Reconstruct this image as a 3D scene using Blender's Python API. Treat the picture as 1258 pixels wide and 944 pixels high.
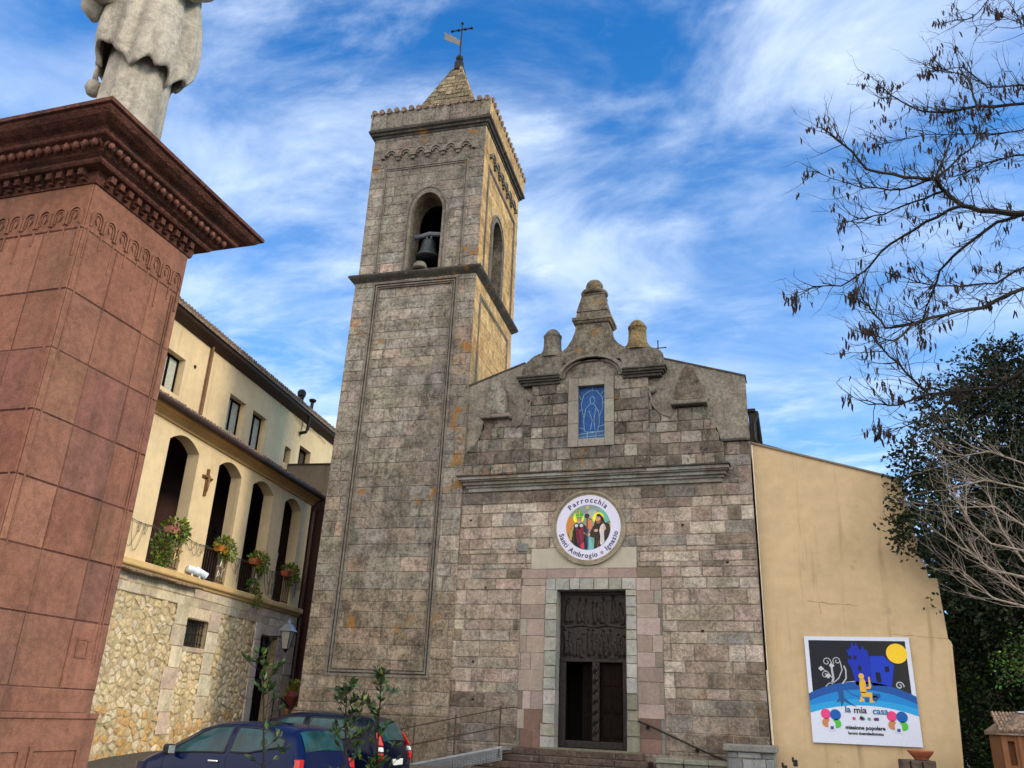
import bpy, bmesh, math, random
from mathutils import Vector, Matrix, noise as mnoise
from math import sin, cos, pi, radians, sqrt, atan2
for o in list(bpy.data.objects): bpy.data.objects.remove(o)
S = bpy.context.scene
COL = S.collection
R = random.Random(7)
# ---------------------------------------------------------------- camera
cam = bpy.data.cameras.new('camera'); co = bpy.data.objects.new('camera', cam); COL.objects.link(co)
CR, CU, CF = ((0.95031, 0.30868, 0.0403), (0.07981, -0.3667, 0.92691), (-0.3009, 0.87764, 0.37311))
co.matrix_world = Matrix(((CR[0],CU[0],-CF[0],0),(CR[1],CU[1],-CF[1],0),(CR[2],CU[2],-CF[2],1.7),(0,0,0,1)))
cam.sensor_width = 36; cam.lens = 29.113; cam.clip_start = .1; cam.clip_end = 4000
S.camera = co
S.render.resolution_x = 1024; S.render.resolution_y = 768
S.view_settings.view_transform = 'Standard'; S.view_settings.look = 'None'
S.view_settings.exposure = 0.82; S.view_settings.gamma = 1
# ---------------------------------------------------------------- sky and sun
SUN_EL, SUN_AZ = radians(26), radians(94)      # azimuth clockwise from +Y
W = bpy.data.worlds.new('World'); S.world = W; W.use_nodes = True
nt = W.node_tree; nt.nodes.clear()
def wn(t, **k):
    n = nt.nodes.new(t)
    for a, b in k.items(): setattr(n, a, b)
    return n
def wl(a, b): nt.links.new(a, b)
sky = wn('ShaderNodeTexSky', sky_type='NISHITA', sun_disc=False, sun_elevation=SUN_EL, sun_rotation=SUN_AZ, air_density=1.0, dust_density=.4, ozone_density=2.4)
tc = wn('ShaderNodeTexCoord'); sp = wn('ShaderNodeSeparateXYZ'); wl(tc.outputs['Generated'], sp.inputs[0])
def wm(op, a, b=None, clamp=False):
    n = wn('ShaderNodeMath', operation=op, use_clamp=clamp)
    for i, v in enumerate((a, b)):
        if v is None: continue
        if isinstance(v, (int, float)): n.inputs[i].default_value = v
        else: wl(v, n.inputs[i])
    return n.outputs[0]
zz = wm('MAXIMUM', wm('ADD', sp.outputs[2], .12), .05)
cb = wn('ShaderNodeCombineXYZ'); wl(wm('DIVIDE', sp.outputs[0], zz), cb.inputs[0]); wl(wm('DIVIDE', sp.outputs[1], zz), cb.inputs[1])
def cloud(scale, stretch, rot, loc, detail, rough, dist, lo, hi):
    mp = wn('ShaderNodeMapping'); mp.inputs['Scale'].default_value = (stretch, 1, 1); mp.inputs['Rotation'].default_value = (0, 0, rot); mp.inputs['Location'].default_value = loc
    wl(cb.outputs[0], mp.inputs['Vector'])
    nz = wn('ShaderNodeTexNoise'); nz.inputs['Scale'].default_value = scale; nz.inputs['Detail'].default_value = detail; nz.inputs['Roughness'].default_value = rough; nz.inputs['Distortion'].default_value = dist
    wl(mp.outputs[0], nz.inputs['Vector'])
    mr = wn('ShaderNodeMapRange', interpolation_type='SMOOTHSTEP'); mr.inputs[1].default_value = lo; mr.inputs[2].default_value = hi
    wl(nz.outputs[0], mr.inputs[0]); return mr.outputs[0]
c1 = cloud(2.6, .62, radians(35), (3.1, 1.7, 0), 9, .60, .5, .35, .72)
c2 = cloud(6.5, .5, radians(58), (7.3, 2.2, 0), 8, .62, .3, .48, .76)
c3 = cloud(.9, 1, 0, (1.2, 5.5, 0), 3, .5, 0, .35, .70)
cc = wm('MULTIPLY', wm('ADD', wm('MULTIPLY', c1, .75), wm('MULTIPLY', c2, .38)), wm('ADD', wm('MULTIPLY', c3, .70), .50), True)
low = wn('ShaderNodeMapRange', interpolation_type='SMOOTHSTEP'); low.inputs[1].default_value = .75; low.inputs[2].default_value = .05
wl(sp.outputs[2], low.inputs[0])
cc = wm('MINIMUM', wm('ADD', wm('ADD', wm('MULTIPLY', cc, .92), .015), wm('MULTIPLY', low.outputs[0], .27)), .92)
hs = wn('ShaderNodeHueSaturation'); hs.inputs['Saturation'].default_value = 1.25; wl(sky.outputs[0], hs.inputs['Color'])
tn = wn('ShaderNodeMix', data_type='RGBA', blend_type='MULTIPLY'); tn.inputs['Factor'].default_value = 1; wl(hs.outputs[0], tn.inputs['A']); tn.inputs['B'].default_value = (.10, .74, 1.02, 1)
mx = wn('ShaderNodeMix', data_type='RGBA'); wl(cc, mx.inputs['Factor']); wl(tn.outputs['Result'], mx.inputs['A'])
# brighter cloud added in the unseen southern sky to fill the shaded fronts
so_ = wn('ShaderNodeMapRange', interpolation_type='SMOOTHSTEP'); so_.inputs[1].default_value = .15; so_.inputs[2].default_value = -.55; wl(sp.outputs[1], so_.inputs[0])
cc = wm('MAXIMUM', cc, wm('MULTIPLY', so_.outputs[0], .9)); nt.links.remove(mx.inputs['Factor'].links[0]); wl(cc, mx.inputs['Factor'])
cm = wn('ShaderNodeMix', data_type='RGBA'); wl(so_.outputs[0], cm.inputs['Factor']); cm.inputs['A'].default_value = (3.9, 4.5, 5.3, 1); cm.inputs['B'].default_value = (9.4, 8.8, 8.1, 1)
wl(cm.outputs['Result'], mx.inputs['B'])
bg = wn('ShaderNodeBackground'); bg.inputs['Strength'].default_value = .15; wl(mx.outputs['Result'], bg.inputs['Color'])
wo = wn('ShaderNodeOutputWorld'); wl(bg.outputs[0], wo.inputs[0])
sun = bpy.data.lights.new('sun', 'SUN'); so = bpy.data.objects.new('sun', sun); COL.objects.link(so)
sun.energy = 1.5; sun.angle = radians(14); sun.color = (1, .80, .54)
sd = Vector((sin(SUN_AZ)*cos(SUN_EL), cos(SUN_AZ)*cos(SUN_EL), sin(SUN_EL)))
so.rotation_euler = sd.to_track_quat('Z', 'Y').to_euler(); so.location = (30, 0, 40)
# ---------------------------------------------------------------- materials
class NT:
    def __init__(s, name, rough=.8, metal=0, spec=.3):
        m = bpy.data.materials.new(name); m.use_nodes = True; s.m = m; s.t = m.node_tree; s.b = s.t.nodes['Principled BSDF']
        s.b.inputs['Roughness'].default_value = rough; s.b.inputs['Metallic'].default_value = metal
        s.b.inputs['Specular IOR Level'].default_value = spec
        s.tc = s.t.nodes.new('ShaderNodeTexCoord').outputs['Object']
    def n(s, t, **k):
        n = s.t.nodes.new(t)
        for a, b in k.items(): setattr(n, a, b)
        return n
    def l(s, a, b): s.t.links.new(a, b)
    def set(s, sock, v):
        if isinstance(v, (int, float)): sock.default_value = v
        elif isinstance(v, tuple): sock.default_value = v if len(v) == 4 or sock.type == 'VECTOR' else (*v, 1)
        else: s.l(v, sock)
    def math(s, op, a, b=0, clamp=False):
        n = s.n('ShaderNodeMath', operation=op, use_clamp=clamp); s.set(n.inputs[0], a); s.set(n.inputs[1], b); return n.outputs[0]
    def map(s, scale=(1,1,1), loc=(0,0,0), rot=(0,0,0)):
        n = s.n('ShaderNodeMapping'); n.inputs['Scale'].default_value = scale; n.inputs['Location'].default_value = loc; n.inputs['Rotation'].default_value = rot; s.l(s.tc, n.inputs[0]); return n.outputs[0]
    def noise(s, sc, det=6, ro=.6, vec=None, dist=0):
        n = s.n('ShaderNodeTexNoise'); n.inputs['Scale'].default_value = sc; n.inputs['Detail'].default_value = det; n.inputs['Roughness'].default_value = ro; n.inputs['Distortion'].default_value = dist
        s.l(vec or s.tc, n.inputs['Vector']); return n.outputs[0]
    def vor(s, sc, feat='F1', vec=None, out='Distance', rnd=1):
        n = s.n('ShaderNodeTexVoronoi', feature=feat); n.inputs['Scale'].default_value = sc; n.inputs['Randomness'].default_value = rnd; s.l(vec or s.tc, n.inputs['Vector']); return n.outputs[out]
    def ramp(s, v, lo, hi, a=0, b=1):
        n = s.n('ShaderNodeMapRange', interpolation_type='SMOOTHSTEP'); s.set(n.inputs[0], v); n.inputs[1].default_value = lo; n.inputs[2].default_value = hi; n.inputs[3].default_value = a; n.inputs[4].default_value = b; return n.outputs[0]
    def mix(s, f, a, b, mode='MIX'):
        n = s.n('ShaderNodeMix', data_type='RGBA', blend_type=mode); s.set(n.inputs['Factor'], f); s.set(n.inputs['A'], a); s.set(n.inputs['B'], b); return n.outputs['Result']
    def grey(s, v):
        n = s.n('ShaderNodeCombineColor'); [s.l(v, n.inputs[i]) for i in range(3)]; return n.outputs[0]
    def attr(s): 
        n = s.n('ShaderNodeAttribute', attribute_name='Col'); return n.outputs['Color']
    def col(s, v): s.set(s.b.inputs['Base Color'], v)
    def bump(s, h, st=.5, d=.02):
        n = s.n('ShaderNodeBump'); n.inputs['Strength'].default_value = st; n.inputs['Distance'].default_value = d; s.l(h, n.inputs['Height']); s.l(n.outputs[0], s.b.inputs['Normal'])
def stone(name, base=None, var=.45, lichen=.5, dark=.55, pale=(.42,.40,.36), orange=0, bumps=.6, streak=.5, rough=.9, pits=30, scale=1, lic_col=(.30,.29,.25)):
    """weathered stone: block colour from the Col attribute (or a constant), mottling, streaks, dark crust, pale and orange lichen"""
    s = NT(name, rough, 0, .15)
    c = s.attr() if base is None else (*base, 1)
    n1 = s.noise(2.2*scale, 8, .65); n2 = s.noise(11*scale, 8, .7); n3 = s.noise(42*scale, 4, .7)
    v = s.math('ADD', s.math('ADD', s.math('MULTIPLY', n1, .7), s.math('MULTIPLY', n2, .75)), s.math('MULTIPLY', n3, .55))
    c = s.mix(1, c, s.grey(s.ramp(v, .78, 1.22, 1-var, 1+var)), 'MULTIPLY')
    st = s.noise(1, 7, .62, s.map((2.6*scale, 2.6*scale, .28*scale)))
    c = s.mix(s.math('MULTIPLY', s.ramp(st, .50, .74), streak), c, (.035,.032,.028,1))
    cr = s.noise(5*scale, 10, .72, s.map((1,1,.8), (4,9,2)))
    c = s.mix(s.math('MULTIPLY', s.ramp(cr, .56, .68), dark), c, (.03,.028,.025,1))
    lc = s.noise(7*scale, 9, .7, s.map((1,1,1), (11,3,5)))
    c = s.mix(s.math('MULTIPLY', s.ramp(lc, .585, .66), lichen), c, (*lic_col, 1))
    sp_ = s.vor(5*scale, 'F1', s.map((1,1,1), (2,7,1))); lm = s.noise(1.1*scale, 3, .5, s.map((1,1,1), (8,1,3)))
    c = s.mix(s.math('MULTIPLY', s.math('MULTIPLY', s.ramp(sp_, .13, .06), s.ramp(lm, .54, .6)), .8*min(1, lichen*1.6)), c, (*pale, 1))
    if orange:
        on = s.noise(3.1*scale, 6, .6, s.map((1,1,1), (5,5,9))); og = s.noise(.55, 3, .5, s.map((1,1,1), (1,2,13)))
        c = s.mix(s.math('MULTIPLY', s.math('MULTIPLY', s.ramp(on, .54, .62), s.ramp(og, .56, .64)), orange), c, (.30,.14,.025,1))
    s.col(c)
    h = s.math('ADD', s.math('ADD', s.math('MULTIPLY', n2, .8), s.math('MULTIPLY', n3, .6)), s.math('MULTIPLY', s.vor(pits*scale, 'F1'), .35))
    s.bump(h, bumps, .035)
    return s.m
def plain(name, c, rough=.6, metal=0, var=.15, sc=8, bump=0, spec=.3, dirt=0):
    s = NT(name, rough, metal, spec)
    n1 = s.noise(sc, 6, .6)
    k = s.mix(1, (*c, 1), s.grey(s.ramp(n1, .3, .7, 1-var, 1+var)), 'MULTIPLY')
    if dirt: k = s.mix(s.math('MULTIPLY', s.ramp(s.noise(1, 6, .6, s.map((3,3,.35))), .52, .75), dirt), k, (.06,.05,.04,1))
    s.col(k)
    if bump: s.bump(n1, bump, .02)
    return s.m
def plaster(name, c, stain=.35):
    s = NT(name, .88, 0, .15)
    a = s.noise(.7, 6, .6); b = s.noise(4, 7, .65); d = s.noise(40, 4, .6)
    k = s.mix(1, (*c, 1), s.grey(s.ramp(s.math('ADD', s.math('MULTIPLY', a, .6), s.math('MULTIPLY', b, .4)), .3, .7, .86, 1.12)), 'MULTIPLY')
    st = s.noise(1, 7, .6, s.map((3.2,3.2,.22), (3,1,0)))
    k = s.mix(s.math('MULTIPLY', s.ramp(st, .53, .78), stain), k, (c[0]*.42, c[1]*.38, c[2]*.36, 1))
    bl = s.noise(1.3, 8, .7, s.map((1,1,1), (7,7,1)))
    k = s.mix(s.math('MULTIPLY', s.ramp(bl, .60, .72), stain*.8), k, (c[0]*.5, c[1]*.5, c[2]*.55, 1))
    s.col(k); s.bump(s.math('ADD', s.math('MULTIPLY', b, .6), s.math('MULTIPLY', d, .5)), .25, .012)
    return s.m
def vcol(name, rough=.6, spec=.3, var=.12, sc=30):
    s = NT(name, rough, 0, spec)
    s.col(s.mix(1, s.attr(), s.grey(s.ramp(s.noise(sc, 5, .6), .3, .7, 1-var, 1+var)), 'MULTIPLY'))
    return s.m
def leafmat(name, rough=.45, spec=.35):
    s = NT(name, rough, 0, spec); s.col(s.attr())
    s.b.inputs['Transmission Weight'].default_value = 0
    return s.m
M = {}
M['tower'] = stone('tower_stone', None, .6, .65, .5, orange=.8, streak=.5, bumps=.9, lic_col=(.36,.35,.31))
M['tower_sunlit'] = stone('tower_stone_sunlit', None, .5, .25, .30, orange=.5, streak=.45)
M['facade'] = stone('facade_stone', None, .50, .5, .30, orange=.2, streak=.35, pits=22, bumps=.9, lic_col=(.42,.39,.33))
M['relief'] = stone('gable_stone', None, .6, .5, .95, orange=.55, streak=.6, bumps=.9)
M['gplaster'] = stone('gable_plaster', (.215,.195,.165), .5, .4, .8, streak=.75, pits=60)
M['moulding'] = stone('moulding_stone', (.17,.155,.135), .4, .4, .5, orange=.5, streak=.4)
M['dmoulding'] = stone('dark_moulding', (.065,.06,.055), .4, .3, .5, orange=.5, streak=.3)
M['cornice'] = stone('cornice_stone', None, .3, .15, .35, streak=.3, orange=.2)
M['mauve'] = stone('mauve_stone', None, .16, .06, .10, streak=.18, pits=60)
M['jamb'] = stone('grey_jamb_stone', None, .22, .12, .18, streak=.2, pits=45)
M['steps'] = stone('step_stone', (.085,.062,.052), .45, .35, .5, streak=.2)
M['porphyry'] = stone('red_porphyry', None, .24, .08, .26, streak=.42, pits=70, scale=1.6, pale=(.4,.33,.3), lic_col=(.34,.19,.12), bumps=.3)
M['porphyry_dark'] = stone('red_porphyry_cornice', (.125,.050,.037), .5, .2, .5, orange=.45, streak=.55, scale=1.6, lic_col=(.24,.15,.07))
M['marble'] = stone('statue_stone', (.40,.365,.31), .3, .12, .4, streak=.45, scale=2.2, pits=40, bumps=.35)
M['rubble'] = stone('rubble_stone', None, .30, .35, .22, streak=.15, pits=16, lic_col=(.62,.56,.44), bumps=.9)
M['dress'] = stone('dressed_stone', None, .25, .25, .2, streak=.2, pits=30, lic_col=(.55,.5,.42))
M['cream'] = plaster('cream_plaster', (.69,.54,.335), .38)
M['yellow'] = plaster('yellow_plaster', (.54,.41,.25), .85)
M['patch'] = plaster('pale_patch_plaster', (.42,.39,.33), .35)
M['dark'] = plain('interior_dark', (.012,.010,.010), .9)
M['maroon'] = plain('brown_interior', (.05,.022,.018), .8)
M['bronze'] = plain('door_bronze', (.024,.020,.020), .45, .5, .35, 14, .4)
M['wood'] = plain('dark_wood', (.008,.0045,.004), .75, 0, .3, 12, .2, spec=.08)
M['iron'] = plain('dark_iron', (.022,.02,.02), .6, .5, .3, 20)
M['rust'] = plain('rusty_iron', (.07,.045,.035), .75, .3, .3, 20)
M['white'] = plain('white_paint', (.74,.76,.80), .5, 0, .05)
M['gutter'] = plain('brown_gutter', (.050,.026,.020), .5, .2, .2)
M['tile'] = plain('clay_tile', (.26,.15,.10), .85, 0, .45, 9, .4)
M['oldtile'] = plain('old_clay_tile', (.22,.16,.12), .9, 0, .5, 14, .5)
M['terracotta'] = plain('terracotta', (.36,.11,.06), .8, 0, .2)
M['leaf'] = leafmat('leaves'); M['ever'] = leafmat('evergreen_leaves', .55, .25)
M['bark'] = plain('dark_bark', (.024,.019,.015), .9, 0, .4, 30, .5)
M['twig'] = plain('pale_twig', (.30,.25,.21), .9, 0, .3, 30)
M['pod'] = plain('seed_pod', (.028,.014,.010), .8, 0, .4, 40)
M['paint'] = vcol('sign_paint', .55, .25, .05)
M['blue'] = plain('blue_car_paint', (.002,.009,.048), .16, 0, .06, spec=.16)
M['navy'] = plain('dark_car_paint', (.002,.004,.016), .16, 0, .06, spec=.16)
M['cglass'] = plain('car_glass', (.008,.045,.055), .06, 0, .5, 3, spec=.35)
M['black'] = plain('black_plastic', (.012,.012,.013), .55)
M['rubber'] = plain('tyre_rubber', (.02,.02,.02), .85)
M['alloy'] = plain('alloy', (.5,.5,.52), .3, .9, .05)
M['chrome'] = plain('chrome', (.7,.7,.72), .2, .9, .05)
M['red'] = plain('red_lens', (.5,.012,.010), .2, 0, .05, spec=.6)
M['plate'] = plain('plate_white', (.72,.75,.76), .4, 0, .05)
M['asphalt'] = plain('ground_paving', (.085,.075,.065), .9, 0, .3, 12, .4)
M['galv'] = plain('galvanised_steel', (.38,.42,.47), .45, .7, .15)
M['concrete'] = plaster('old_concrete', (.20,.165,.125), .8)
M['orange'] = plaster('orange_plaster', (.21,.095,.048), .95)
M['glass'] = plain('window_glass', (.03,.035,.035), .08, 0, .1, spec=.7)
M['curtain'] = plain('lace_curtain', (.42,.44,.38), .8, 0, .35, 26)
M['bell'] = plain('bell_bronze', (.045,.055,.06), .5, .5, .3)
M['flag'] = plain('flag_sheet', (.16,.165,.17), .6)
M['cable'] = plain('grey_cable', (.16,.15,.13), .7)
# ---------------------------------------------------------------- object helpers
FR = {}       # world offset of the frame each object's mesh is written in
def link(o): COL.objects.link(o); return o
def thing(name, label, cat, loc=(0,0,0), rotz=0, group=None):
    o = link(bpy.data.objects.new(name, None)); o.location = loc; o.rotation_euler = (0,0,rotz); o.empty_display_size = .2
    o['label'] = label; o['category'] = cat
    if group: o['group'] = group
    return o
def tag(o, label, cat, group=None, kind=None):
    if label: o['label'] = label
    if cat: o['category'] = cat
    if group: o['group'] = group
    if kind: o['kind'] = kind
    return o
def obj(name, bm, mat, parent=None, off=None, smooth=False, label=None, fix=True):
    """link bm as one mesh object; off = world point subtracted, for meshes written in world axes"""
    if off is not None: bmesh.ops.translate(bm, verts=bm.verts, vec=-Vector(off))
    if fix: bmesh.ops.recalc_face_normals(bm, faces=bm.faces)
    me = bpy.data.meshes.new(name); bm.to_mesh(me); bm.free()
    me.materials.append(M[mat] if isinstance(mat, str) else mat)
    if smooth:
        for p in me.polygons: p.use_smooth = True
    o = link(bpy.data.objects.new(name, me))
    if parent: o.parent = parent
    if label: o['label'] = label
    return o
def single(name, bm, mat, label, cat, group=None, smooth=False):
    """a one-mesh thing whose origin sits at the base of its mesh"""
    xs = [v.co for v in bm.verts]
    c = Vector(((min(v.x for v in xs)+max(v.x for v in xs))/2, (min(v.y for v in xs)+max(v.y for v in xs))/2, min(v.z for v in xs)))
    o = obj(name, bm, mat, None, c, smooth); o.location = c
    return tag(o, label, cat, group)
def dup(root, loc=None, rotz=None, label=None, group=None):
    r = link(root.copy())
    if loc is not None: r.location = loc
    if rotz is not None: r.rotation_euler = (0,0,rotz)
    if label: r['label'] = label
    if group: r['group'] = group
    for ch in list(root.children):
        c = link(ch.copy()); c.parent = r
        for g in ch.children: d = link(g.copy()); d.parent = c
    return r
B = bmesh.new
def setcol(bm, faces, c):
    ly = bm.loops.layers.float_color.get('Col') or bm.loops.layers.float_color.new('Col')
    c = (*c[:3], 1)
    for f in faces:
        for l in f.loops: l[ly] = c
def box(bm, x0, x1, y0, y1, z0, z1, bev=0, col=None):
    vs = [bm.verts.new(p) for p in ((x0,y0,z0),(x1,y0,z0),(x1,y1,z0),(x0,y1,z0),(x0,y0,z1),(x1,y0,z1),(x1,y1,z1),(x0,y1,z1))]
    fs = [bm.faces.new([vs[i] for i in q]) for q in ((3,2,1,0),(4,5,6,7),(0,1,5,4),(1,2,6,5),(2,3,7,6),(3,0,4,7))]
    if bev:
        es = {e for f in fs for e in f.edges}
        r = bmesh.ops.bevel(bm, geom=list(es), offset=bev, segments=2, affect='EDGES', profile=.5)
        fs = r['faces']
    if col:
        todo = [f for f in fs if f.is_valid]; seen = set(todo)
        while todo:
            for e in todo.pop().edges:
                for f in e.link_faces:
                    if f not in seen: seen.add(f); todo.append(f)
        setcol(bm, seen, col)
    return fs
def tube(bm, pts, rad, n=8, cap=True, col=None):
    pts = [Vector(p) for p in pts]; rings = []; fs = []
    up = Vector((0,0,1)); prev = None
    for i, p in enumerate(pts):
        a = pts[max(i-1,0)]; b = pts[min(i+1,len(pts)-1)]; t = (b-a)
        if t.length < 1e-9: t = Vector((0,0,1))
        t.normalize()
        if prev is None:
            q = t.cross(up)
            if q.length < .05: q = t.cross(Vector((1,0,0)))
            q.normalize()
        else:
            q = prev - t*prev.dot(t)
            if q.length < 1e-6: q = t.orthogonal()
            q.normalize()
        prev = q; w = t.cross(q); r = rad[i] if isinstance(rad, (list, tuple)) else rad
        rings.append([bm.verts.new(p + (q*cos(2*pi*k/n)+w*sin(2*pi*k/n))*r) for k in range(n)])
    for a, b in zip(rings, rings[1:]):
        for k in range(n): fs.append(bm.faces.new((a[k], a[(k+1)%n], b[(k+1)%n], b[k])))
    if cap and n > 2: fs.append(bm.faces.new(rings[0][::-1])); fs.append(bm.faces.new(rings[-1]))
    if col: setcol(bm, fs, col)
    return fs
def lathe(bm, prof, c=(0,0,0), n=20, axis='z', col=None):
    """prof = [(r, h)...] turned about the axis through c"""
    rings = []; fs = []
    for r, h in prof:
        ring = []
        for k in range(n):
            a = 2*pi*k/n; x, y = r*cos(a), r*sin(a)
            p = {'z': (x,y,h), 'y': (x,h,y), 'x': (h,x,y)}[axis]
            ring.append(bm.verts.new(Vector(c)+Vector(p)))
        rings.append(ring)
    for a, b in zip(rings, rings[1:]):
        for k in range(n): fs.append(bm.faces.new((a[k], a[(k+1)%n], b[(k+1)%n], b[k])))
    fs.append(bm.faces.new(rings[0][::-1])); fs.append(bm.faces.new(rings[-1]))
    if col: setcol(bm, fs, col)
    return fs
def prism(bm, pts, fn, d0, d1, col=None):
    """pts 2-D outline; fn(u, v, d) -> point; extruded from depth d0 to d1"""
    a = [bm.verts.new(fn(u,v,d0)) for u,v in pts]; b = [bm.verts.new(fn(u,v,d1)) for u,v in pts]; n = len(pts)
    fs = [bm.faces.new(a), bm.faces.new(b[::-1])] + [bm.faces.new((a[i], b[i], b[(i+1)%n], a[(i+1)%n])) for i in range(n)]
    if col: setcol(bm, fs, col)
    return fs
def moulding(bm, path, prof, closed=False, col=None):
    """sweep prof [(out, z)...] along a plan path with mitred corners; outward = right of the path"""
    P = [Vector((p[0],p[1])) for p in path]; n = len(P); rings = []; fs = []
    for i in range(n):
        a = P[i]-P[i-1] if (i or closed) else None; b = P[(i+1)%n]-P[i] if (i < n-1 or closed) else None
        if a is None: a = b
        if b is None: b = a
        a = a.normalized(); b = b.normalized(); na = Vector((a.y,-a.x)); nb = Vector((b.y,-b.x)); m = na+nb; m = m/(m.dot(na))
        rings.append([bm.verts.new((P[i].x+m.x*o, P[i].y+m.y*o, z)) for o,z in prof])
    k = len(prof)
    for i in range(n if closed else n-1):
        A, Bq = rings[i], rings[(i+1)%n]
        for j in range(k): fs.append(bm.faces.new((A[j], A[(j+1)%k], Bq[(j+1)%k], Bq[j])))
    if not closed: fs.append(bm.faces.new(rings[0])); fs.append(bm.faces.new(rings[-1][::-1]))
    if col: setcol(bm, fs, col)
    return fs
def jit(c, a, h=.03):
    k = 1+R.uniform(-a, a); return tuple(max(.004, v*k*(1+R.uniform(-h,h))) for v in c)
def cell(bm, fn, u0, u1, v0, v1, col, mort, gap=.008, dep=.02, ch=.012, lo=None, hi=None, tilt=.004, wob=.007):
    """one ashlar block: mortar rim, chamfer and dressed face; lo/hi are optional curved bounds"""
    if u1-u0 < .03: return
    curved = False
    if lo or hi:
        n = 7; us = [u0+(u1-u0)*i/(n-1) for i in range(n)]
        L = [max(v0, lo(u)) if lo else v0 for u in us]; H = [min(v1, hi(u)) if hi else v1 for u in us]
        if max(L)-v0 < 1e-4 and v1-min(H) < 1e-4: pass
        else:
            curved = True
            keep = [i for i in range(n) if H[i]-L[i] > .035]
            if len(keep) < 2: return
            if keep[-1]-keep[0]+1 != len(keep): keep = [i for i in range(keep[0], keep[-1]+1) if H[i]-L[i] > .035]
            if len(keep) < 2: return
            us = [us[i] for i in keep]; L = [L[i] for i in keep]; H = [H[i] for i in keep]
    if not curved:
        if v1-v0 < .04: return
        n = 4 if (wob and u1-u0 > .2) else 2; us = [u0+(u1-u0)*i/(n-1) for i in range(n)]; L = [v0]*n; H = [v1]*n
    a, b = us[0], us[-1]; g = gap*R.uniform(.7,1.5)
    def ring(m, d):
        sc = lambda u: a+m+(u-a)*(b-a-2*m)/(b-a)
        return [bm.verts.new(fn(sc(u), l+min(m,(h-l)*.4), d(u,l))) for u,l,h in zip(us,L,H)] + [bm.verts.new(fn(sc(u), h-min(m,(h-l)*.4), d(u,h))) for u,l,h in reversed(list(zip(us,L,H)))]
    if wob:
        ring0 = ring
        def ring(m, d, ring0=ring0):
            vs = ring0(m, d)
            if m > 0 and gap > .004:
                k = Vector(fn(1,0,0))-Vector(fn(0,0,0)); q = Vector(fn(0,1,0))-Vector(fn(0,0,0))
                for i_, v in enumerate(vs): v.co += k*(W1[i_%len(W1)])+q*(W2[i_%len(W2)])
            return vs
        W1 = [R.uniform(-wob,wob) for _ in range(20)]; W2 = [R.uniform(-wob,wob) for _ in range(20)]
    D = dep*R.uniform(.35,1.25); tu, tv = R.uniform(-tilt,tilt), R.uniform(-tilt,tilt)
    r0 = ring(0, lambda u,v: 0); r1 = ring(g, lambda u,v: 0); r2 = ring(g+ch, lambda u,v: D+tu*(u-a)*2+tv*(v-v0)*2)
    n = len(r0); fm = []; fb = []
    for i in range(n):
        j = (i+1)%n
        fm.append(bm.faces.new((r0[i], r0[j], r1[j], r1[i]))); fb.append(bm.faces.new((r1[i], r1[j], r2[j], r2[i])))
    fb.append(bm.faces.new(r2))
    setcol(bm, fm, mort); setcol(bm, fb, col)
def ashlar(bm, fn, u0, u1, v0, v1, pal, mort=(.13,.115,.095), rh=(.3,.4), bw=(.4,.9), holes=(), lo=None, hi=None, gap=.008, dep=.02, jitc=.22, mask=None, ch=.012, colf=None):
    """courses of stone blocks; holes are rectangles left open, lo/hi curved limits"""
    v = v0
    while v < v1-.02:
        h = R.uniform(*rh)
        if v+h > v1-.12: h = v1-v
        cuts = sorted({x for q in holes if q[2] < v+h-.03 and q[3] > v+.03 for x in (q[2], q[3])})
        # split course at hole tops and bottoms
        vs = [v] + sorted({x for q in holes for x in (q[2], q[3]) if v+.02 < x < v+h-.02}) + [v+h]
        u = u0 - R.uniform(0, bw[0]); edges = []
        while u < u1:
            w = R.uniform(*bw); edges.append((u, u+w)); u += w
        for a, b in zip(vs, vs[1:]):
            segs = []
            hs = sorted([q for q in holes if q[2] < b-.005 and q[3] > a+.005])
            for x0, x1 in edges:
                parts = [(max(x0,u0), min(x1,u1))]
                for q in hs:
                    nx = []
                    for s0, s1 in parts:
                        if q[1] <= s0 or q[0] >= s1: nx.append((s0,s1)); continue
                        if q[0] > s0: nx.append((s0, q[0]))
                        if q[1] < s1: nx.append((q[1], s1))
                    parts = nx
                segs += parts
            # merge slivers into the neighbour
            out = []
            for s0, s1 in segs:
                if s1-s0 < .012: continue
                if out and s1-s0 < .14 and abs(out[-1][1]-s0) < 1e-6: out[-1] = (out[-1][0], s1)
                else: out.append((s0, s1))
            for s0, s1 in out:
                c = colf((s0+s1)/2, (a+b)/2) if colf else None
                cell(bm, fn, s0, s1, a, b, jit(c or R.choice(pal), jitc), jit(mort,.15), gap, dep, ch, lo, hi)
        v += h
def text_mesh(body, size=1, bold=0, shear=0):
    c = bpy.data.curves.new('t', 'FONT'); c.body = body; c.size = size; c.offset = bold; c.shear = shear; c.resolution_u = 3
    o = bpy.data.objects.new('t', c); me = o.to_mesh(); 
    vs = [tuple(v.co) for v in me.vertices]; fs = [tuple(p.vertices) for p in me.polygons]; o.to_mesh_clear()
    bpy.data.objects.remove(o); bpy.data.curves.remove(c)
    return vs, fs
def add_text(bm, body, size, fn, col, bold=0, align=0, sx=1):
    """flat lettering; fn(x, y) -> point"""
    vs, fs = text_mesh(body, size, bold)
    if not vs: return
    w = max(v[0] for v in vs); x0 = -w*align
    V = [bm.verts.new(fn((v[0]+x0)*sx, v[1])) for v in vs]; F = []
    for f in fs:
        try: F.append(bm.faces.new([V[i] for i in f]))
        except ValueError: pass
    setcol(bm, F, col); return w*sx
def poly(bm, pts, fn, col):
    f = bm.faces.new([bm.verts.new(fn(u,v)) for u,v in pts]); setcol(bm, [f], col); return f
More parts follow.
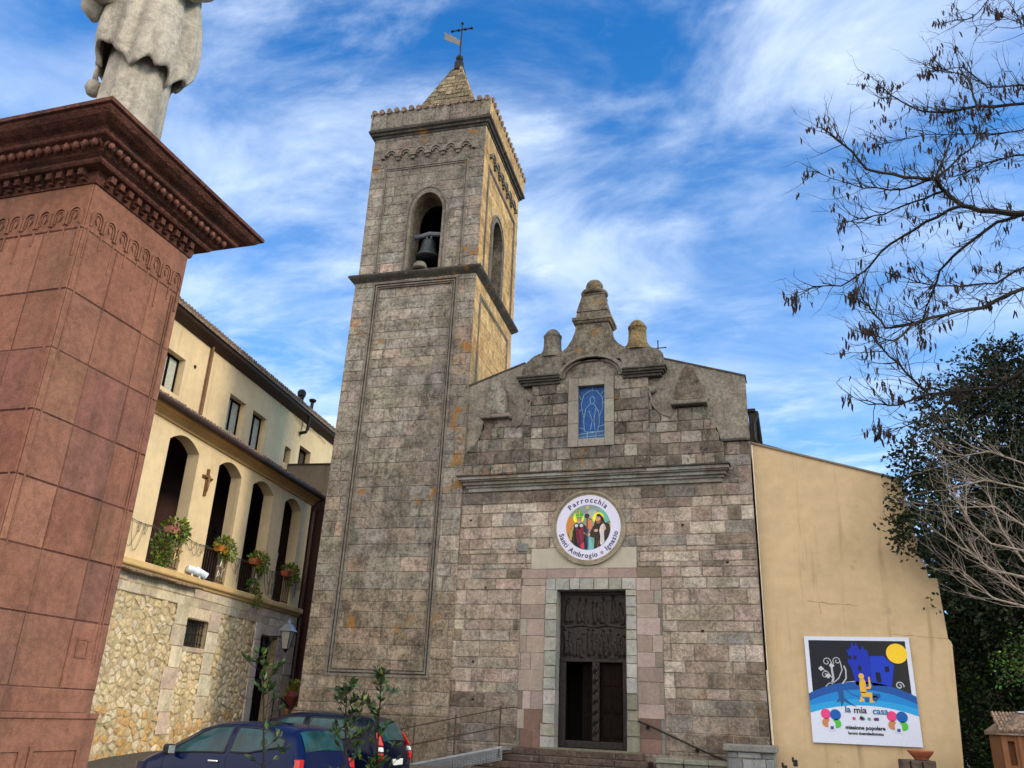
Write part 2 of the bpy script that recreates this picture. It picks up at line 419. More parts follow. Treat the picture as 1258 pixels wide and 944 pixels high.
def disc(bm, cx, cy, r, fn, col, n=28, ry=None):
    return poly(bm, [(cx+r*cos(2*pi*k/n), cy+(ry or r)*sin(2*pi*k/n)) for k in range(n)], fn, col)
def stroke(bm, pts, w, fn, col):
    """flat ribbon along 2-D points, width tapering if w is a list"""
    n = len(pts); L = []; Rr = []
    for i, p in enumerate(pts):
        a = Vector(pts[max(i-1,0)]); b = Vector(pts[min(i+1,n-1)]); t = (b-a).normalized(); q = Vector((-t.y,t.x)); ww = (w[i] if isinstance(w,(list,tuple)) else w)/2
        L.append(bm.verts.new(fn(p[0]+q.x*ww, p[1]+q.y*ww))); Rr.append(bm.verts.new(fn(p[0]-q.x*ww, p[1]-q.y*ww)))
    F = [bm.faces.new((L[i], L[i+1], Rr[i+1], Rr[i])) for i in range(n-1)]; setcol(bm, F, col)
def leaf(bm, p, d, size, col, wid=.45, ly=None, curl=.15):
    d = d.normalized(); s = d.cross(Vector((R.uniform(-1,1),R.uniform(-1,1),R.uniform(-1,1)+.4)))
    if s.length < .05: s = d.orthogonal()
    s.normalize(); nrm = s.cross(d); w = size*wid/2
    a = bm.verts.new(p); t = bm.verts.new(p+d*size-nrm*size*curl); l = bm.verts.new(p+d*size*.5+s*w); r = bm.verts.new(p+d*size*.5-s*w)
    f1 = bm.faces.new((a,l,t)); f2 = bm.faces.new((a,t,r)); setcol(bm, (f1,f2), col)
# ================================================================ ground
def gz(x, y):
    t = min(1, max(0, (y-11.5)/8.0)); t = t*t*(3-2*t)
    z = -.10 + .62*t
    q = min(1, max(0, (x-4.0)/14)); q = q*q*(3-2*q)
    q2 = min(1, max(0, (y-6)/14)); z -= 3.2*q*q2
    r = sqrt(x*x+y*y)
    if r > 60: z -= (r-60)*.02
    return z
bm = B(); N = 90
ax = [(-1 if i < 0 else 1)*(abs(i)/45)**2.2*900 for i in range(-45, 46)]
ay = [20+t for t in ax]
g = [[bm.verts.new((x, y, gz(x,y))) for x in ax] for y in ay]
for j in range(90):
    for i in range(90): bm.faces.new((g[j][i], g[j][i+1], g[j+1][i+1], g[j+1][i]))
o = obj('ground', bm, 'asphalt'); o['kind'] = 'structure'
# ================================================================ church
CH = (-5, 22, 0)
church = thing('church', 'weathered stone church with curved gable, carved grey cornice and dark double doorway', 'church', CH)
def F(u, v, d): return (u, 22-d, v)
def cobj(name, bm, mat, parent=None, **k): return obj(name, bm, mat, parent or church, CH, **k)
PF = [(0.155, 0.129, 0.107), (0.195, 0.165, 0.139), (0.245, 0.215, 0.182), (0.235, 0.197, 0.174), (0.181, 0.17, 0.155), (0.188, 0.183, 0.17), (0.297, 0.266, 0.233), (0.211, 0.178, 0.15), (0.259, 0.216, 0.193), (0.14, 0.118, 0.1)]
PM = [(.34,.27,.245),(.37,.30,.275),(.32,.25,.22),(.35,.28,.25)]
PJ = [(.33,.335,.31),(.38,.375,.35),(.30,.31,.29),(.34,.325,.295)]
def mauve_edge(side, v): return [.0,.14,.06,.2,.1,.0,.16,.05,.12,.02][int(v*2.2+side*3) % 10]
PFa = [PF[0],PF[1],PF[9],PF[7],PF[4]]; PFb = [PF[2],PF[3],PF[8],PF[6],PF[7]]; PFc = [PF[4],PF[5],PF[2],PF[5],PF[1]]
def colF(u, v):
    z = mnoise.noise(Vector((u*.55,v*.55,3.1)))+R.uniform(-.18,.18); c = R.choice(PFa if z < -.12 else PFc if z > .22 else PFb)
    if R.random() < .12: c = R.choice(PF)
    k = 1.40
    if u < -7.0 and 2.2 < v < 7.5 and R.random() < .6: c = R.choice([PF[2],PF[6],PF[8],PF[3]]); k = 1.3
    if v < 2.2: k = .95
    if v > 7.4: k = .9
    return (c[0]*k*1.03, c[1]*k*.99, c[2]*k*.965)
holes = [(-7.02,-3.2,1.0,5.5), (-6.75,-3.84,5.5,6.05)]
bm = B(); ashlar(bm, F, -9.6, -.76, .2, 8.2, PF, rh=(.24,.44), bw=(.28,.95), holes=holes, colf=colF, dep=.02, gap=.011, mort=(.24,.21,.175), jitc=.12)
cobj('wall', bm, 'facade')
bm = B()   # solid core behind the stone face and behind the gable
box(bm, -9.4,-6.04, 22.02,22.7, -.5,8.3); box(bm, -4.1,-.78, 22.02,22.7, -.5,8.3); box(bm, -6.04,-4.1, 22.02,22.7, 4.96,8.3); box(bm, -6.04,-4.1, 22.02,22.7, -.5,1.0)
box(bm, -9.0,-.78, 24.2,44, -.5,9.6); box(bm, -9.0,-6.2, 22.7,24.2, -.5,9.6); box(bm, -3.9,-.78, 22.7,24.2, -.5,9.6); box(bm, -6.2,-3.9, 22.7,24.2, 5.2,9.6)
cobj('nave_body', bm, 'gplaster')
bm = B(); prism(bm, [(-9.0,9.6),(-.78,9.6),(-.78,9.75),(-4.9,11.05),(-9.0,9.75)], F, -.55, -22.3); cobj('roof', bm, 'oldtile')
# mauve quoins either side of the doorway, in uneven lengths, and the course above the lintel
bm = B()
for side, (a, b) in enumerate(((-7.02,-6.32),(-3.86,-3.2))):
    v = 1.0; k = 0
    while v < 5.2:
        h = min(R.uniform(.34,.52), 5.24-v); 
        if 5.24-v-h < .15: h = 5.24-v
        e = R.choice([.0,.05,.14,.2,.1]) if h > .05 else 0
        aa, bb = (a+e, b) if side == 0 else (a, b-e)
        pal = PM if v > 1.65 else [(.17,.11,.09),(.2,.13,.11)]
        if R.random() < .35 and bb-aa > .5:
            m = aa+(bb-aa)*R.uniform(.4,.6); cell(bm, F, aa, m, v, v+h, jit(R.choice(pal),.12), (.2,.16,.14), .005, .012, .006); aa = m
        cell(bm, F, aa, bb, v, v+h, jit(R.choice(pal),.12), (.2,.16,.14), .005, .012, .006)
        if e: 
            q = (a, a+e) if side == 0 else (b-e, b); cell(bm, F, q[0], q[1], v, v+h, jit(R.choice(PF),.2), (.14,.12,.1), .006, .012, .006)
        v += h
for a, b in ((-7.02,-6.3),(-6.3,-5.5),(-5.5,-4.6),(-4.6,-3.84),(-3.84,-3.2)): cell(bm, F, a, b, 5.24, 5.5, jit(R.choice(PM) if -6.8<b<-3.5 else (.2,.16,.12),.1), (.2,.16,.14), .005, .014, .006)
cobj('quoins', bm, 'mauve')
bm = B(); prism(bm, [(-6.75,5.5),(-3.84,5.5),(-3.84,5.72),(-3.92,5.74),(-3.95,5.9),(-4.0,6.05),(-6.02,6.05),(-6.3,5.98),(-6.5,5.8),(-6.62,5.66),(-6.74,5.6)], F, 0, .016)
for pts in ([(-6.75,5.6),(-6.62,5.66),(-6.5,5.8),(-6.3,5.98),(-6.02,6.05),(-6.75,6.05)],[(-3.84,5.72),(-3.84,6.05),(-4.0,6.05),(-3.95,5.9),(-3.92,5.74)]): prism(bm, pts, F, 0, .010)
cobj('plaster_patch', bm, 'patch')
bm = B(); box(bm, -7.16,-6.86, 21.955,22.0, 5.98,6.20, .01); setcol(bm, bm.faces, (.20,.21,.20)); cobj('plaque', bm, 'jamb')
bm = B()
for x, z in ((-8.3,3.05),(-8.25,2.1),(-2.2,3.9),(-1.5,5.6),(-8.05,5.0),(-2.6,6.6),(-8.6,6.9)): box(bm, x-.03-.01*(z%1),x+.03, 21.962,21.99, z-.025,z+.03, .012)
cobj('putlog_hole_shade', bm, 'dark')  # near-black blocks on the face paint the shade of small holes
# doorway surround of grey blocks
bm = B()
for a, b in ((-6.32,-5.99),(-4.14,-3.86)):
    v = 1.02
    while v < 4.93:
        h = R.uniform(.2,.46)
        if v+h > 4.78: h = 4.93-v
        wide = .06 if v < 1.5 else 0
        a2, b2 = (a-wide, b) if a < -5 else (a, b+wide)
        c = jit(R.choice(PJ) if v > 2.3 or a < -5 else R.choice([(.22,.21,.17),(.25,.24,.2)]), .12)
        cell(bm, F, a2, b2, v, v+h, c, (.2,.19,.17), .005, .05+wide*.4, .008)
        # inner return of the block
        x = b if a < -5 else a
        n0 = len(bm.faces); vs = [bm.verts.new(p) for p in ((x,21.96,v),(x,22.45,v),(x,22.45,v+h-.006),(x,21.96,v+h-.006))]; setcol(bm, [bm.faces.new(vs)], c)
        v += h
u = -6.32
while u < -3.9:
    w = R.uniform(.24,.42)
    if u+w > -4.05: w = -3.86-u
    cell(bm, F, u, u+w, 4.93, 5.24, jit(R.choice(PJ),.12), (.2,.19,.17), .005, .05, .008); u += w
f = bm.faces.new([bm.verts.new(p) for p in ((-5.99,21.96,4.93),(-4.14,21.96,4.93),(-4.14,22.45,4.93),(-5.99,22.45,4.93))]); setcol(bm, [f], PJ[0])
box(bm, -6.4,-3.78, 21.86,22.5, .98,1.04, .008, (.16,.155,.11))
cobj('door_surround', bm, 'jamb')
bm = B(); box(bm, -6.19,-3.91, 24.1,24.15, .9,5.19); box(bm, -6.18,-6.15, 22.71,24.1, .9,5.19); box(bm, -3.95,-3.92, 22.71,24.1, .9,5.19); box(bm, -6.15,-3.95, 22.71,24.1, 5.1,5.15); cobj('porch_darkness', bm, 'dark').name = 'porch_shade_lining'  # near-black lining paints the darkness inside the doorway
# bronze door
DY = 22.30
door = None
bm = B()
for q in ((-5.985,-4.145,3.12,3.2),(-5.985,-4.145,4.84,4.925),(-5.985,-5.80,1.05,3.12),(-4.30,-4.145,1.05,3.12),(-5.80,-4.30,1.05,1.22)): box(bm, q[0],q[1], DY,DY+.12, q[2],q[3], .012)
door = cobj('door', bm, 'bronze')
bm = B(); NX, NZ = 110, 100; RX0, RX1, RZ0, RZ1 = -5.975, -4.155, 3.2, 4.84
figs = []
for z0, z1, n in ((4.10,4.80,11),(4.04,4.46,9),(3.26,3.98,11),(3.22,3.66,9)):
    for i in range(n): figs.append((RX0+.08+(RX1-RX0-.16)*(i+R.uniform(.2,.8))/n, z0+R.uniform(0,.10), (z1-z0)*R.uniform(.6,1.0), R.uniform(.032,.05), R.uniform(-.10,.10), R.uniform(-1,1), R.uniform(.6,1)))
def rel_h(x, z):
    h = .012*mnoise.noise(Vector((x*9,z*9,1)))+.008*mnoise.noise(Vector((x*26,z*26,4)))
    for fx, fz, fh, fw, ln, arm, am in figs:
        t = (z-fz)/fh
        if -.1 < t < 1.15 and abs(x-fx) < .3:
            cx = fx+ln*t; w = fw*(1.25-.5*t)
            if t < .82: b = am*.05*math.exp(-((x-cx)/w)**2)*min(1,(t+.1)*5)*(1+.35*sin((x-cx)*160+t*8))
            else: b = 0
            hd = am*.06*math.exp(-((x-cx)/(fw*.62))**2-((t-.93)*fh/(fw*.75))**2)
            ax = cx+arm*.11*(t-.35)*2; ar = am*.035*math.exp(-((x-ax)/(fw*.42))**2)*(1 if .35 < t < .8 else 0)
            h = max(h, b, hd, ar+.004)
    h = max(h, .035*math.exp(-((z-4.03-.02*sin(x*9))/.018)**2))
    return h
g = [[bm.verts.new((RX0+(RX1-RX0)*i/NX, DY+.05-rel_h(RX0+(RX1-RX0)*i/NX, RZ0+(RZ1-RZ0)*j/NZ), RZ0+(RZ1-RZ0)*j/NZ)) for i in range(NX+1)] for j in range(NZ+1)]
for j in range(NZ):
    for i in range(NX): bm.faces.new((g[j][i],g[j][i+1],g[j+1][i+1],g[j+1][i]))
cobj('relief_panel', bm, 'bronze', door, smooth=True)
bm = B(); box(bm, -5.10,-4.90, DY-.02,DY+.1, 1.22,3.12, .02)
for k in range(7):
    z = 1.35+k*.25; tube(bm, [(-5.07,DY-.03,z),(-4.98,DY-.05,z+.1),(-4.94,DY-.03,z+.2),(-5.0,DY-.03,z+.27)], [.03,.04,.03,.02], 6)
cobj('door_post', bm, 'bronze', door, smooth=False)
for x0, x1, y in ((-5.45,-5.10,22.72),(-4.90,-4.30,22.46)):
    bm = B(); box(bm, x0,x1, y,y+.05, 1.22,3.12)
    for zz0, zz1 in ((1.3,1.8),(1.9,2.45),(2.55,3.05)):
        for a, b in ((x0+.05,(x0+x1)/2-.03),((x0+x1)/2+.03,x1-.05)): box(bm, a,b, y-.02,y+.01, zz0,zz1, .012)
    if x1 > -4.5: tube(bm, [((x0+x1)/2,y-.06,2.05),((x0+x1)/2+.07,y-.06,2.05)], .012, 6)
    cobj('inner_leaf', bm, 'wood', door)
# main cornice: stepped courses of grey slabs
bm = B()
steps_ = [(7.72,7.83,.07,-8.72,-1.52),(7.83,7.90,.12,-8.78,-1.46),(7.90,7.99,.20,-8.86,-1.40),(7.99,8.03,.28,-8.90,-1.36),(8.03,8.12,.33,-8.97,-1.31)]
for z0, z1, d, a, b in steps_:
    u = a
    while u < b:
        w = min(R.uniform(.35,.8), b-u)
        if b-u-w < .15: w = b-u
        c = jit(R.choice([(.25,.255,.24),(.21,.21,.195),(.29,.285,.265),(.22,.205,.175)]), .15)
        box(bm, u+.002,u+w-.002, 22-d-R.uniform(0,.006),22.1, z0,z1, .006, c); u += w
cobj('cornice', bm, 'cornice')
bm = B()
u = -9.02
while u < -1.27:
    w = min(R.uniform(.25,.6), -1.27-u); box(bm, u+.003,u+w-.003, 22-.37-R.uniform(0,.03),22.1, 8.12,8.15+R.uniform(0,.03), .008); u += w+.0001
cobj('cornice_slabs', bm, 'dmoulding')
# gable: plastered wall behind, stone relief in front
bm = B(); prism(bm, [(-9.0,8.2),(-.76,8.2),(-.76,10.71),(-2.95,11.44),(-4.2,11.85),(-6.2,11.95),(-7.15,11.69),(-8.92,11.09),(-9.0,11.05)], F, .0, -.5)
cobj('gable_wall', bm, 'gplaster')
bm = B(); prism(bm, [(-9.0,11.06),(-8.92,11.09),(-7.15,11.69),(-7.15,11.73),(-8.92,11.14),(-9.0,11.10)], F, .03, -.52); cobj('gable_coping', bm, 'dmoulding')
bm = B(); prism(bm, [(-.73,10.69),(-2.95,11.43),(-2.95,11.47),(-.73,10.735)], F, .03, -.52); cobj('gable_coping', bm, 'dmoulding')
def lerp(T, u):
    if u <= T[0][0]: return T[0][1]
    for (a, p), (b, q) in zip(T, T[1:]):
        if u <= b: return p+(q-p)*(u-a)/(b-a) if b > a else q
    return T[-1][1]
TL = [(-8.86,8.75),(-8.8,8.95),(-8.62,9.1),(-8.45,9.35),(-8.36,9.75),(-8.30,9.92),(-7.54,9.88),(-7.46,9.62),(-7.32,9.56),(-7.18,9.68),(-7.05,9.95),(-6.92,10.35),(-6.86,10.5)]
TR = [(-3.40,10.45),(-3.34,10.05),(-3.22,9.84),(-3.02,9.66),(-2.82,9.57),(-2.70,9.62),(-2.66,9.86),(-1.90,9.86),(-1.84,9.62),(-1.72,9.42),(-1.58,9.22),(-1.52,9.02),(-1.48,8.8)]
hiL = lambda u: lerp(TL, u); hiR = lambda u: lerp(TR, u)
RD = .13
def Fr_(u, v, d): return (u, 22-RD-d, v)
PR = [(0.141, 0.124, 0.107), (0.18, 0.156, 0.132), (0.118, 0.104, 0.09), (0.204, 0.187, 0.16), (0.155, 0.125, 0.108), (0.229, 0.215, 0.192)]
bm = B()
ashlar(bm, Fr_, -8.9, -6.86, 8.15, 10.55, PR, rh=(.3,.4), bw=(.3,.7), hi=hiL, jitc=.3, dep=.025)
ashlar(bm, Fr_, -3.40, -1.44, 8.15, 10.5, PR, rh=(.3,.4), bw=(.3,.7), hi=hiR, jitc=.3, dep=.025)
ashlar(bm, Fr_, -6.86, -3.40, 8.15, 11.0, PR, rh=(.3,.4), bw=(.35,.8), holes=[(-5.74,-4.39,8.88,11.0)], jitc=.3, dep=.025)
for T, a, b in ((TL,-8.9,-6.86),(TR,-3.40,-1.44)):      # edge returns of the relief
    pts = [(a if T is TR else -8.9, 8.15)]+T+[(b if T is TL else -1.44, 8.15)]
    F2 = [bm.verts.new(F(u,v,RD-.004)) for u,v in T]; B2 = [bm.verts.new(F(u,v,-.01)) for u,v in T]
    setcol(bm, [bm.faces.new((F2[i],F2[i+1],B2[i+1],B2[i])) for i in range(len(T)-1)], PR[1])
box(bm, -1.44,-1.43, 21.87,22, 8.15,8.8, 0, PR[1])
cobj('gable_relief', bm, 'relief')
for x, z, pts, w in ((-6.93,10.5,[(-6.86,21.85,10.45),(-6.95,21.85,10.2),(-7.08,21.85,9.93),(-7.2,21.85,9.7),(-7.33,21.85,9.6)],.035),(-3.30,10.47,[(-3.38,21.85,10.42),(-3.31,21.85,10.05),(-3.2,21.85,9.86),(-3.0,21.85,9.68),(-2.8,21.85,9.6)],.03)):
    bm = B()
    lathe(bm, [(.0,0),(.10,.0),(.10,.16),(.07,.19),(.0,.19)], (x,22,z), 16, 'y'); 
    bmesh.ops.scale(bm, vec=(1,-1,1), verts=bm.verts, space=Matrix.Translation((0,-22,0)))
    tube(bm, pts, w, 6)
    cobj('volute', bm, 'moulding')
# ledge that ends the plaster at the right
bm = B(); box(bm, -1.50,-.73, 21.9,22.05, 8.83,8.90, .01); cobj('string_ledge', bm, 'dmoulding')
PF2 = [PF[4],PF[5],PF[9],PF[0],(.2,.15,.15)]
bm = B(); ashlar(bm, lambda u,v,d: F(u,v,d+.012), -1.44, -.76, 8.15, 8.83, PF2, rh=(.3,.36), bw=(.3,.6)); cobj('corner_stones', bm, 'facade')
# blind niches shaped as pinnacles
for x0, x1, zb, zs, zt, lab in ((-8.28,-7.60,9.92,10.62,11.12,'pale worn pinnacle with a chipped top'),(-2.66,-1.90,9.92,10.46,11.12,'pinnacle with mossy base slab')):
    c = (x0+x1)/2
    out = [(x0+.06,zb+.1),(x1-.06,zb+.1),(x1-.01,zb+.2),(x1-.02,zs),(x1-.1,zs+.2),(c+.12,zt-.12),(c+.04,zt),(c-.04,zt),(c-.12,zt-.12),(x0+.1,zs+.2),(x0+.02,zs),(x0+.01,zb+.2)]
    bm = B(); prism(bm, out, F, 0, .26); bmesh.ops.bevel(bm, geom=[e for e in bm.edges], offset=.03, segments=2, affect='EDGES'); setcol(bm, bm.faces, (.14,.115,.095) if c > -5 else (.23,.215,.19))
    p = cobj('pinnacle', bm, 'relief', label=lab)
    bm = B(); box(bm, x0-.12,x1+.12, 21.66,22.02, zb-.03,zb+.1, .035); cobj('base_slab', bm, 'moulding', p)
# window
bm = B()
for q in ((-5.74,-5.44,8.88,10.98),(-4.67,-4.39,8.88,10.98),(-5.44,-4.67,10.73,10.98),(-5.44,-4.67,8.88,9.12)):
    hor = q[1]-q[0] > .5; n = 1 if hor else 3
    for k in range(n):
        z0 = q[2]+(q[3]-q[2])*k/n; z1 = q[2]+(q[3]-q[2])*(k+1)/n
        box(bm, q[0]+.003,q[1]-.003, 21.82,22.25, z0+.003,z1-.003, .012, jit((.25,.235,.205),.1))
win = cobj('window', bm, 'jamb')
bm = B(); w0, w1, z0, z1 = -5.44,-4.67,9.12,10.73
fn = lambda u,v: (u, 21.965, v)
poly(bm, [(w0,z0),(w1,z0),(w1,z1),(w0,z1)], lambda u,v: (u,21.975,v), (.006,.06,.24))
LC = (.16,.30,.42)
poly(bm, [(w0,z0),(w1,z0),(w1,z0+.28),(w0,z0+.22)], lambda u,v: (u,21.970,v), (.03,.09,.22))
for pts in ([(-5.06,10.45),(-5.12,10.35),(-5.1,10.22),(-5.03,10.2),(-4.98,10.28),(-5.0,10.4),(-5.06,10.45)],[(-5.1,10.22),(-5.25,10.05),(-5.3,9.7),(-5.28,9.4),(-5.2,9.35),(-4.9,9.35),(-4.84,9.6),(-4.86,9.95),(-5.0,10.2)],[(-5.15,10.0),(-5.05,9.7),(-5.1,9.4)],[(-4.95,10.05),(-5.0,9.7),(-4.97,9.4)],[(-5.3,9.8),(-5.38,10.2),(-5.3,10.5),(-5.12,10.62),(-4.92,10.6),(-4.76,10.4),(-4.74,10.1),(-4.84,9.8)],[(w0,9.5),(-5.28,9.45)],[(w1,9.55),(-4.86,9.5)],[(w0,10.0),(-5.36,10.05)],[(w1,10.2),(-4.74,10.25)],[(w0,9.3),(w1,9.36)],[(w0,9.2),(w1,9.24)],[(-5.2,z0),(-5.18,9.35)],[(-4.95,z0),(-4.93,9.35)],[(-5.05,10.62),(-5.05,z1)],[(-5.38,10.35),(w0,10.5)],[(-4.78,10.5),(w1,10.62)]):
    stroke(bm, pts, .018, fn, LC)
cobj('pane', bm, vcol('stained_glass', .4, .2, .25, 14), win)
# upper cornices and segmental arch over the window
def curve(f, n): return [f(i/(n-1)) for i in range(n)]
for a, b in ((-7.14,-5.98),(-4.12,-3.02)):
    bm = B()
    for z0, z1, d in ((10.86,10.94,.22),(10.94,11.0,.28),(11.0,11.07,.34),(11.07,11.12,.38)): 
        e = d-.22; box(bm, a-(e if a < -5 else 0),b+(e if a > -5 else 0), 22-d,22.05, z0,z1, .008)
    cobj('upper_cornice', bm, 'dmoulding')
bm = B(); cx_, hw = -5.05, 1.0
for r0, r1, d in ((.80,.90,.20),(.90,.97,.30),(.97,1.03,.26)):
    def arc(r): return [(cx_+r*cos(pi*t/20)*1.0, 11.0+r*.66*sin(pi*t/20)) for t in range(21)]
    a, b = arc(r0*hw), arc(r1*hw)
    for i in range(20): prism(bm, [a[i],a[i+1],b[i+1],b[i]], F, .05, d)
cobj('arch_moulding', bm, 'moulding')
bm = B()
prism(bm, [(cx_+.82*cos(pi*t/20), 11.0+.82*.66*sin(pi*t/20)) for t in range(21)], F, .02, .12)
setcol(bm, bm.faces, (.2,.185,.16)); cobj('tympanum', bm, 'relief')
# shoulders, curved pedestal and finials above
def Ff(u,v,d): return (u, 22-d, v)
for pts in ([(-7.16,11.12),(-6.02,11.12),(-5.9,11.5),(-5.8,11.75),(-6.0,11.86),(-6.62,11.9),(-6.86,11.80),(-7.02,11.62),(-7.14,11.5),(-7.2,11.3)],
    [(-4.1,11.12),(-2.98,11.12),(-2.93,11.35),(-2.98,11.6),(-3.14,11.72),(-3.4,11.78),(-3.9,11.85),(-4.3,11.75),(-4.2,11.5)]):
    bm = B(); prism(bm, pts, Ff, .22, -.5); bmesh.ops.bevel(bm, geom=list(bm.edges), offset=.035, segments=2, affect='EDGES'); setcol(bm, bm.faces, (.15,.135,.115)); cobj('shoulder_stone', bm, 'relief')
bm = B()
Lc = [(-6.12,11.80),(-5.95,11.88),(-5.78,12.02),(-5.64,12.25),(-5.55,12.5),(-5.52,12.74)]; Rc = [(-10.04-u-.02, v) for u,v in Lc][::-1]
arcb = [(cx_+1.02*cos(pi*t/16), 11.0+1.02*.66*sin(pi*t/16)) for t in range(3,14)]
P = Lc+Rc
prism(bm, [(-6.12,11.5)]+P+[(-3.94,11.5)], Ff, .20, -.5); setcol(bm, bm.faces, (.165,.15,.12))
fp = cobj('gable_pedestal', bm, 'relief')
bm = B()
def frus(bm, cx, cy, z0, z1, a0, a1, b0, b1):
    v = [bm.verts.new((cx+sx*a, cy+sy*b, z)) for z,a,b in ((z0,a0,b0),(z1,a1,b1)) for sx,sy in ((-1,-1),(1,-1),(1,1),(-1,1))]
    for q in ((3,2,1,0),(4,5,6,7),(0,1,5,4),(1,2,6,5),(2,3,7,6),(3,0,4,7)): bm.faces.new([v[i] for i in q])
frus(bm,-5.03,22.13, 12.72,12.80,.54,.58,.38,.42); frus(bm,-5.03,22.13, 12.80,12.92,.60,.60,.44,.44); frus(bm,-5.03,22.13,12.92,13.12,.50,.47,.36,.34)
frus(bm,-5.03,22.13,13.12,13.70,.49,.34,.36,.28); frus(bm,-5.03,22.13,13.70,13.76,.34,.36,.28,.3)
bmesh.ops.bevel(bm, geom=list(bm.edges), offset=.015, segments=1, affect='EDGES')
lathe(bm, [(.30,13.76),(.40,13.79),(.42,13.84),(.40,13.90),(.28,13.93),(.25,13.95),(.265,14.0),(.27,14.1),(.245,14.2),(.18,14.28),(.08,14.33),(0.01,14.34)], (-5.03,22.13,0), 18)
setcol(bm, bm.faces, (.15,.132,.10)); cobj('centre_finial', bm, 'relief')
for x, top, c in ((-6.33,12.78,(.15,.135,.115)),(-3.73,12.80,(.20,.15,.075))):
    bm = B(); lathe(bm, [(.42,11.76),(.40,11.9),(.33,11.98),(.29,12.08),(.27,12.2),(.265,top-.3),(.28,top-.28),(.28,top-.22),(.25,top-.2),(.2,top-.1),(.12,top-.02),(.01,top)], (x,22.12,0), 18); setcol(bm, bm.faces, c); cobj('urn_finial', bm, 'relief')
# small iron cross on the roof, eave of the nave and gutter pipe at the right
bm = B(); tube(bm, [(-3.16,22.3,11.3),(-3.16,22.3,12.16)], .018, 6); tube(bm, [(-3.38,22.3,11.93),(-2.94,22.3,11.93)], .016, 6)
for x, z in ((-3.38,11.93),(-2.94,11.93),(-3.16,12.16)): lathe(bm, [(.001,z-.03),(.03,z),(.001,z+.03)], (x,22.3,0), 6)
cobj('roof_cross', bm, 'iron')
bm = B(); box(bm, -.76,-.55, 22.25,34, 9.74,9.84, .02); tube(bm, [(-.53,22.3,9.72),(-.53,34,9.72)], .06, 8); tube(bm, [(-.5,22.35,9.7),(-.62,22.32,9.4),(-.62,22.32,8.95),(-.5,22.25,8.78),(-.2,22.25,8.68),(.05,22.3,8.6)], .045, 8); box(bm, -.74,-.56, 22.3,22.5, 8.8,9.74, .01)
cobj('gutter', bm, 'iron')
bm = B(); tube(bm, [(-.70,21.97,8.7),(-.70,21.97,2.0)], .014, 6); tube(bm, [(-.715,21.97,3.0),(-.70,21.97,1.35)], .026, 6); cobj('downpipe', bm, plain('cream_pipe', (.60,.52,.40), .6))
# ---------------------------------------------------------------- steps, landing, side walls
st = thing('church_steps', 'worn dark stone steps climbing to the church doorway', 'steps', (-5.2,20.6,.3))
SO = (-5.2,20.6,.3)
for i in range(6):
    bm = B(); z = 1.0-.145*i; a, b, y = -6.95-.30*i, -3.70+.20*i, 21.45-.32*i
    u = a
    while u < b:
        w = min(R.uniform(.6,1.3), b-u)
        if b-u-w < .3: w = b-u
        box(bm, u+.003,u+w-.003, y+R.uniform(-.012,.012),22.0 if i == 0 else 21.5-.32*(i-1)+.02, z-.14,z+R.uniform(-.004,.006), .018); u += w
    if i: box(bm, a+.01,-6.9, y+.33,21.97, z-.14,z, .015); box(bm, -3.72,b-.01, y+.33,21.97, z-.14,z, .015)
    obj('step', bm, 'steps', st, SO)
bm = B()
for u, w in ((-3.3,.62),(-2.66,.55),(-2.1,.42)): box(bm, u,u+w-.008, 21.1,22, .35,.86, .015, jit((.19,.19,.165),.12)); box(bm, u-.01,u+w-.004, 21.05,22, .86,.96, .015, jit((.24,.25,.2),.12))
single('low_wall', bm, 'jamb', 'low pale stone kerb wall right of the church steps', 'low wall')
bm = B(); PG = [(.21,.225,.235),(.25,.265,.28),(.18,.195,.21)]
ashlar(bm, lambda u,v,d: (u,20.8-d,v), -1.66, -.66, .1, 1.2, PG, rh=(.3,.36), bw=(.3,.55)); ashlar(bm, lambda u,v,d: (-.66+d,u,v), 20.8, 21.95, .1, 1.2, PG, rh=(.3,.36), bw=(.3,.6)); ashlar(bm, lambda u,v,d: (-1.66-d,u,v), 20.8, 21.95, .1, 1.2, PG, rh=(.3,.36), bw=(.3,.6))
box(bm, -1.64,-.68, 20.82,21.95, .1,1.2, 0, PG[0]); box(bm, -1.74,-.58, 20.70,21.96, 1.2,1.34, .02, (.2,.2,.19))
single('stone_pier', bm, 'jamb', 'squat grey stone pier with coping at the right foot of the church wall', 'pier')
bm = B(); tube(bm, [(-3.85,21.86,1.74),(-3.6,21.86,1.66),(-2.3,21.86,1.14),(-1.72,21.86,.93)], .022, 8)
for x, z in ((-3.62,1.66),(-2.45,1.2)): tube(bm, [(x,21.86,z),(x,21.9,z-.06),(x,22,z-.06)], .014, 6); lathe(bm, [(.05,0),(.05,.02)], (x,21.955,z-.06), 10, 'y')
single('handrail', bm, 'iron', 'thin dark iron handrail sloping down the church wall right of the doorway', 'handrail')
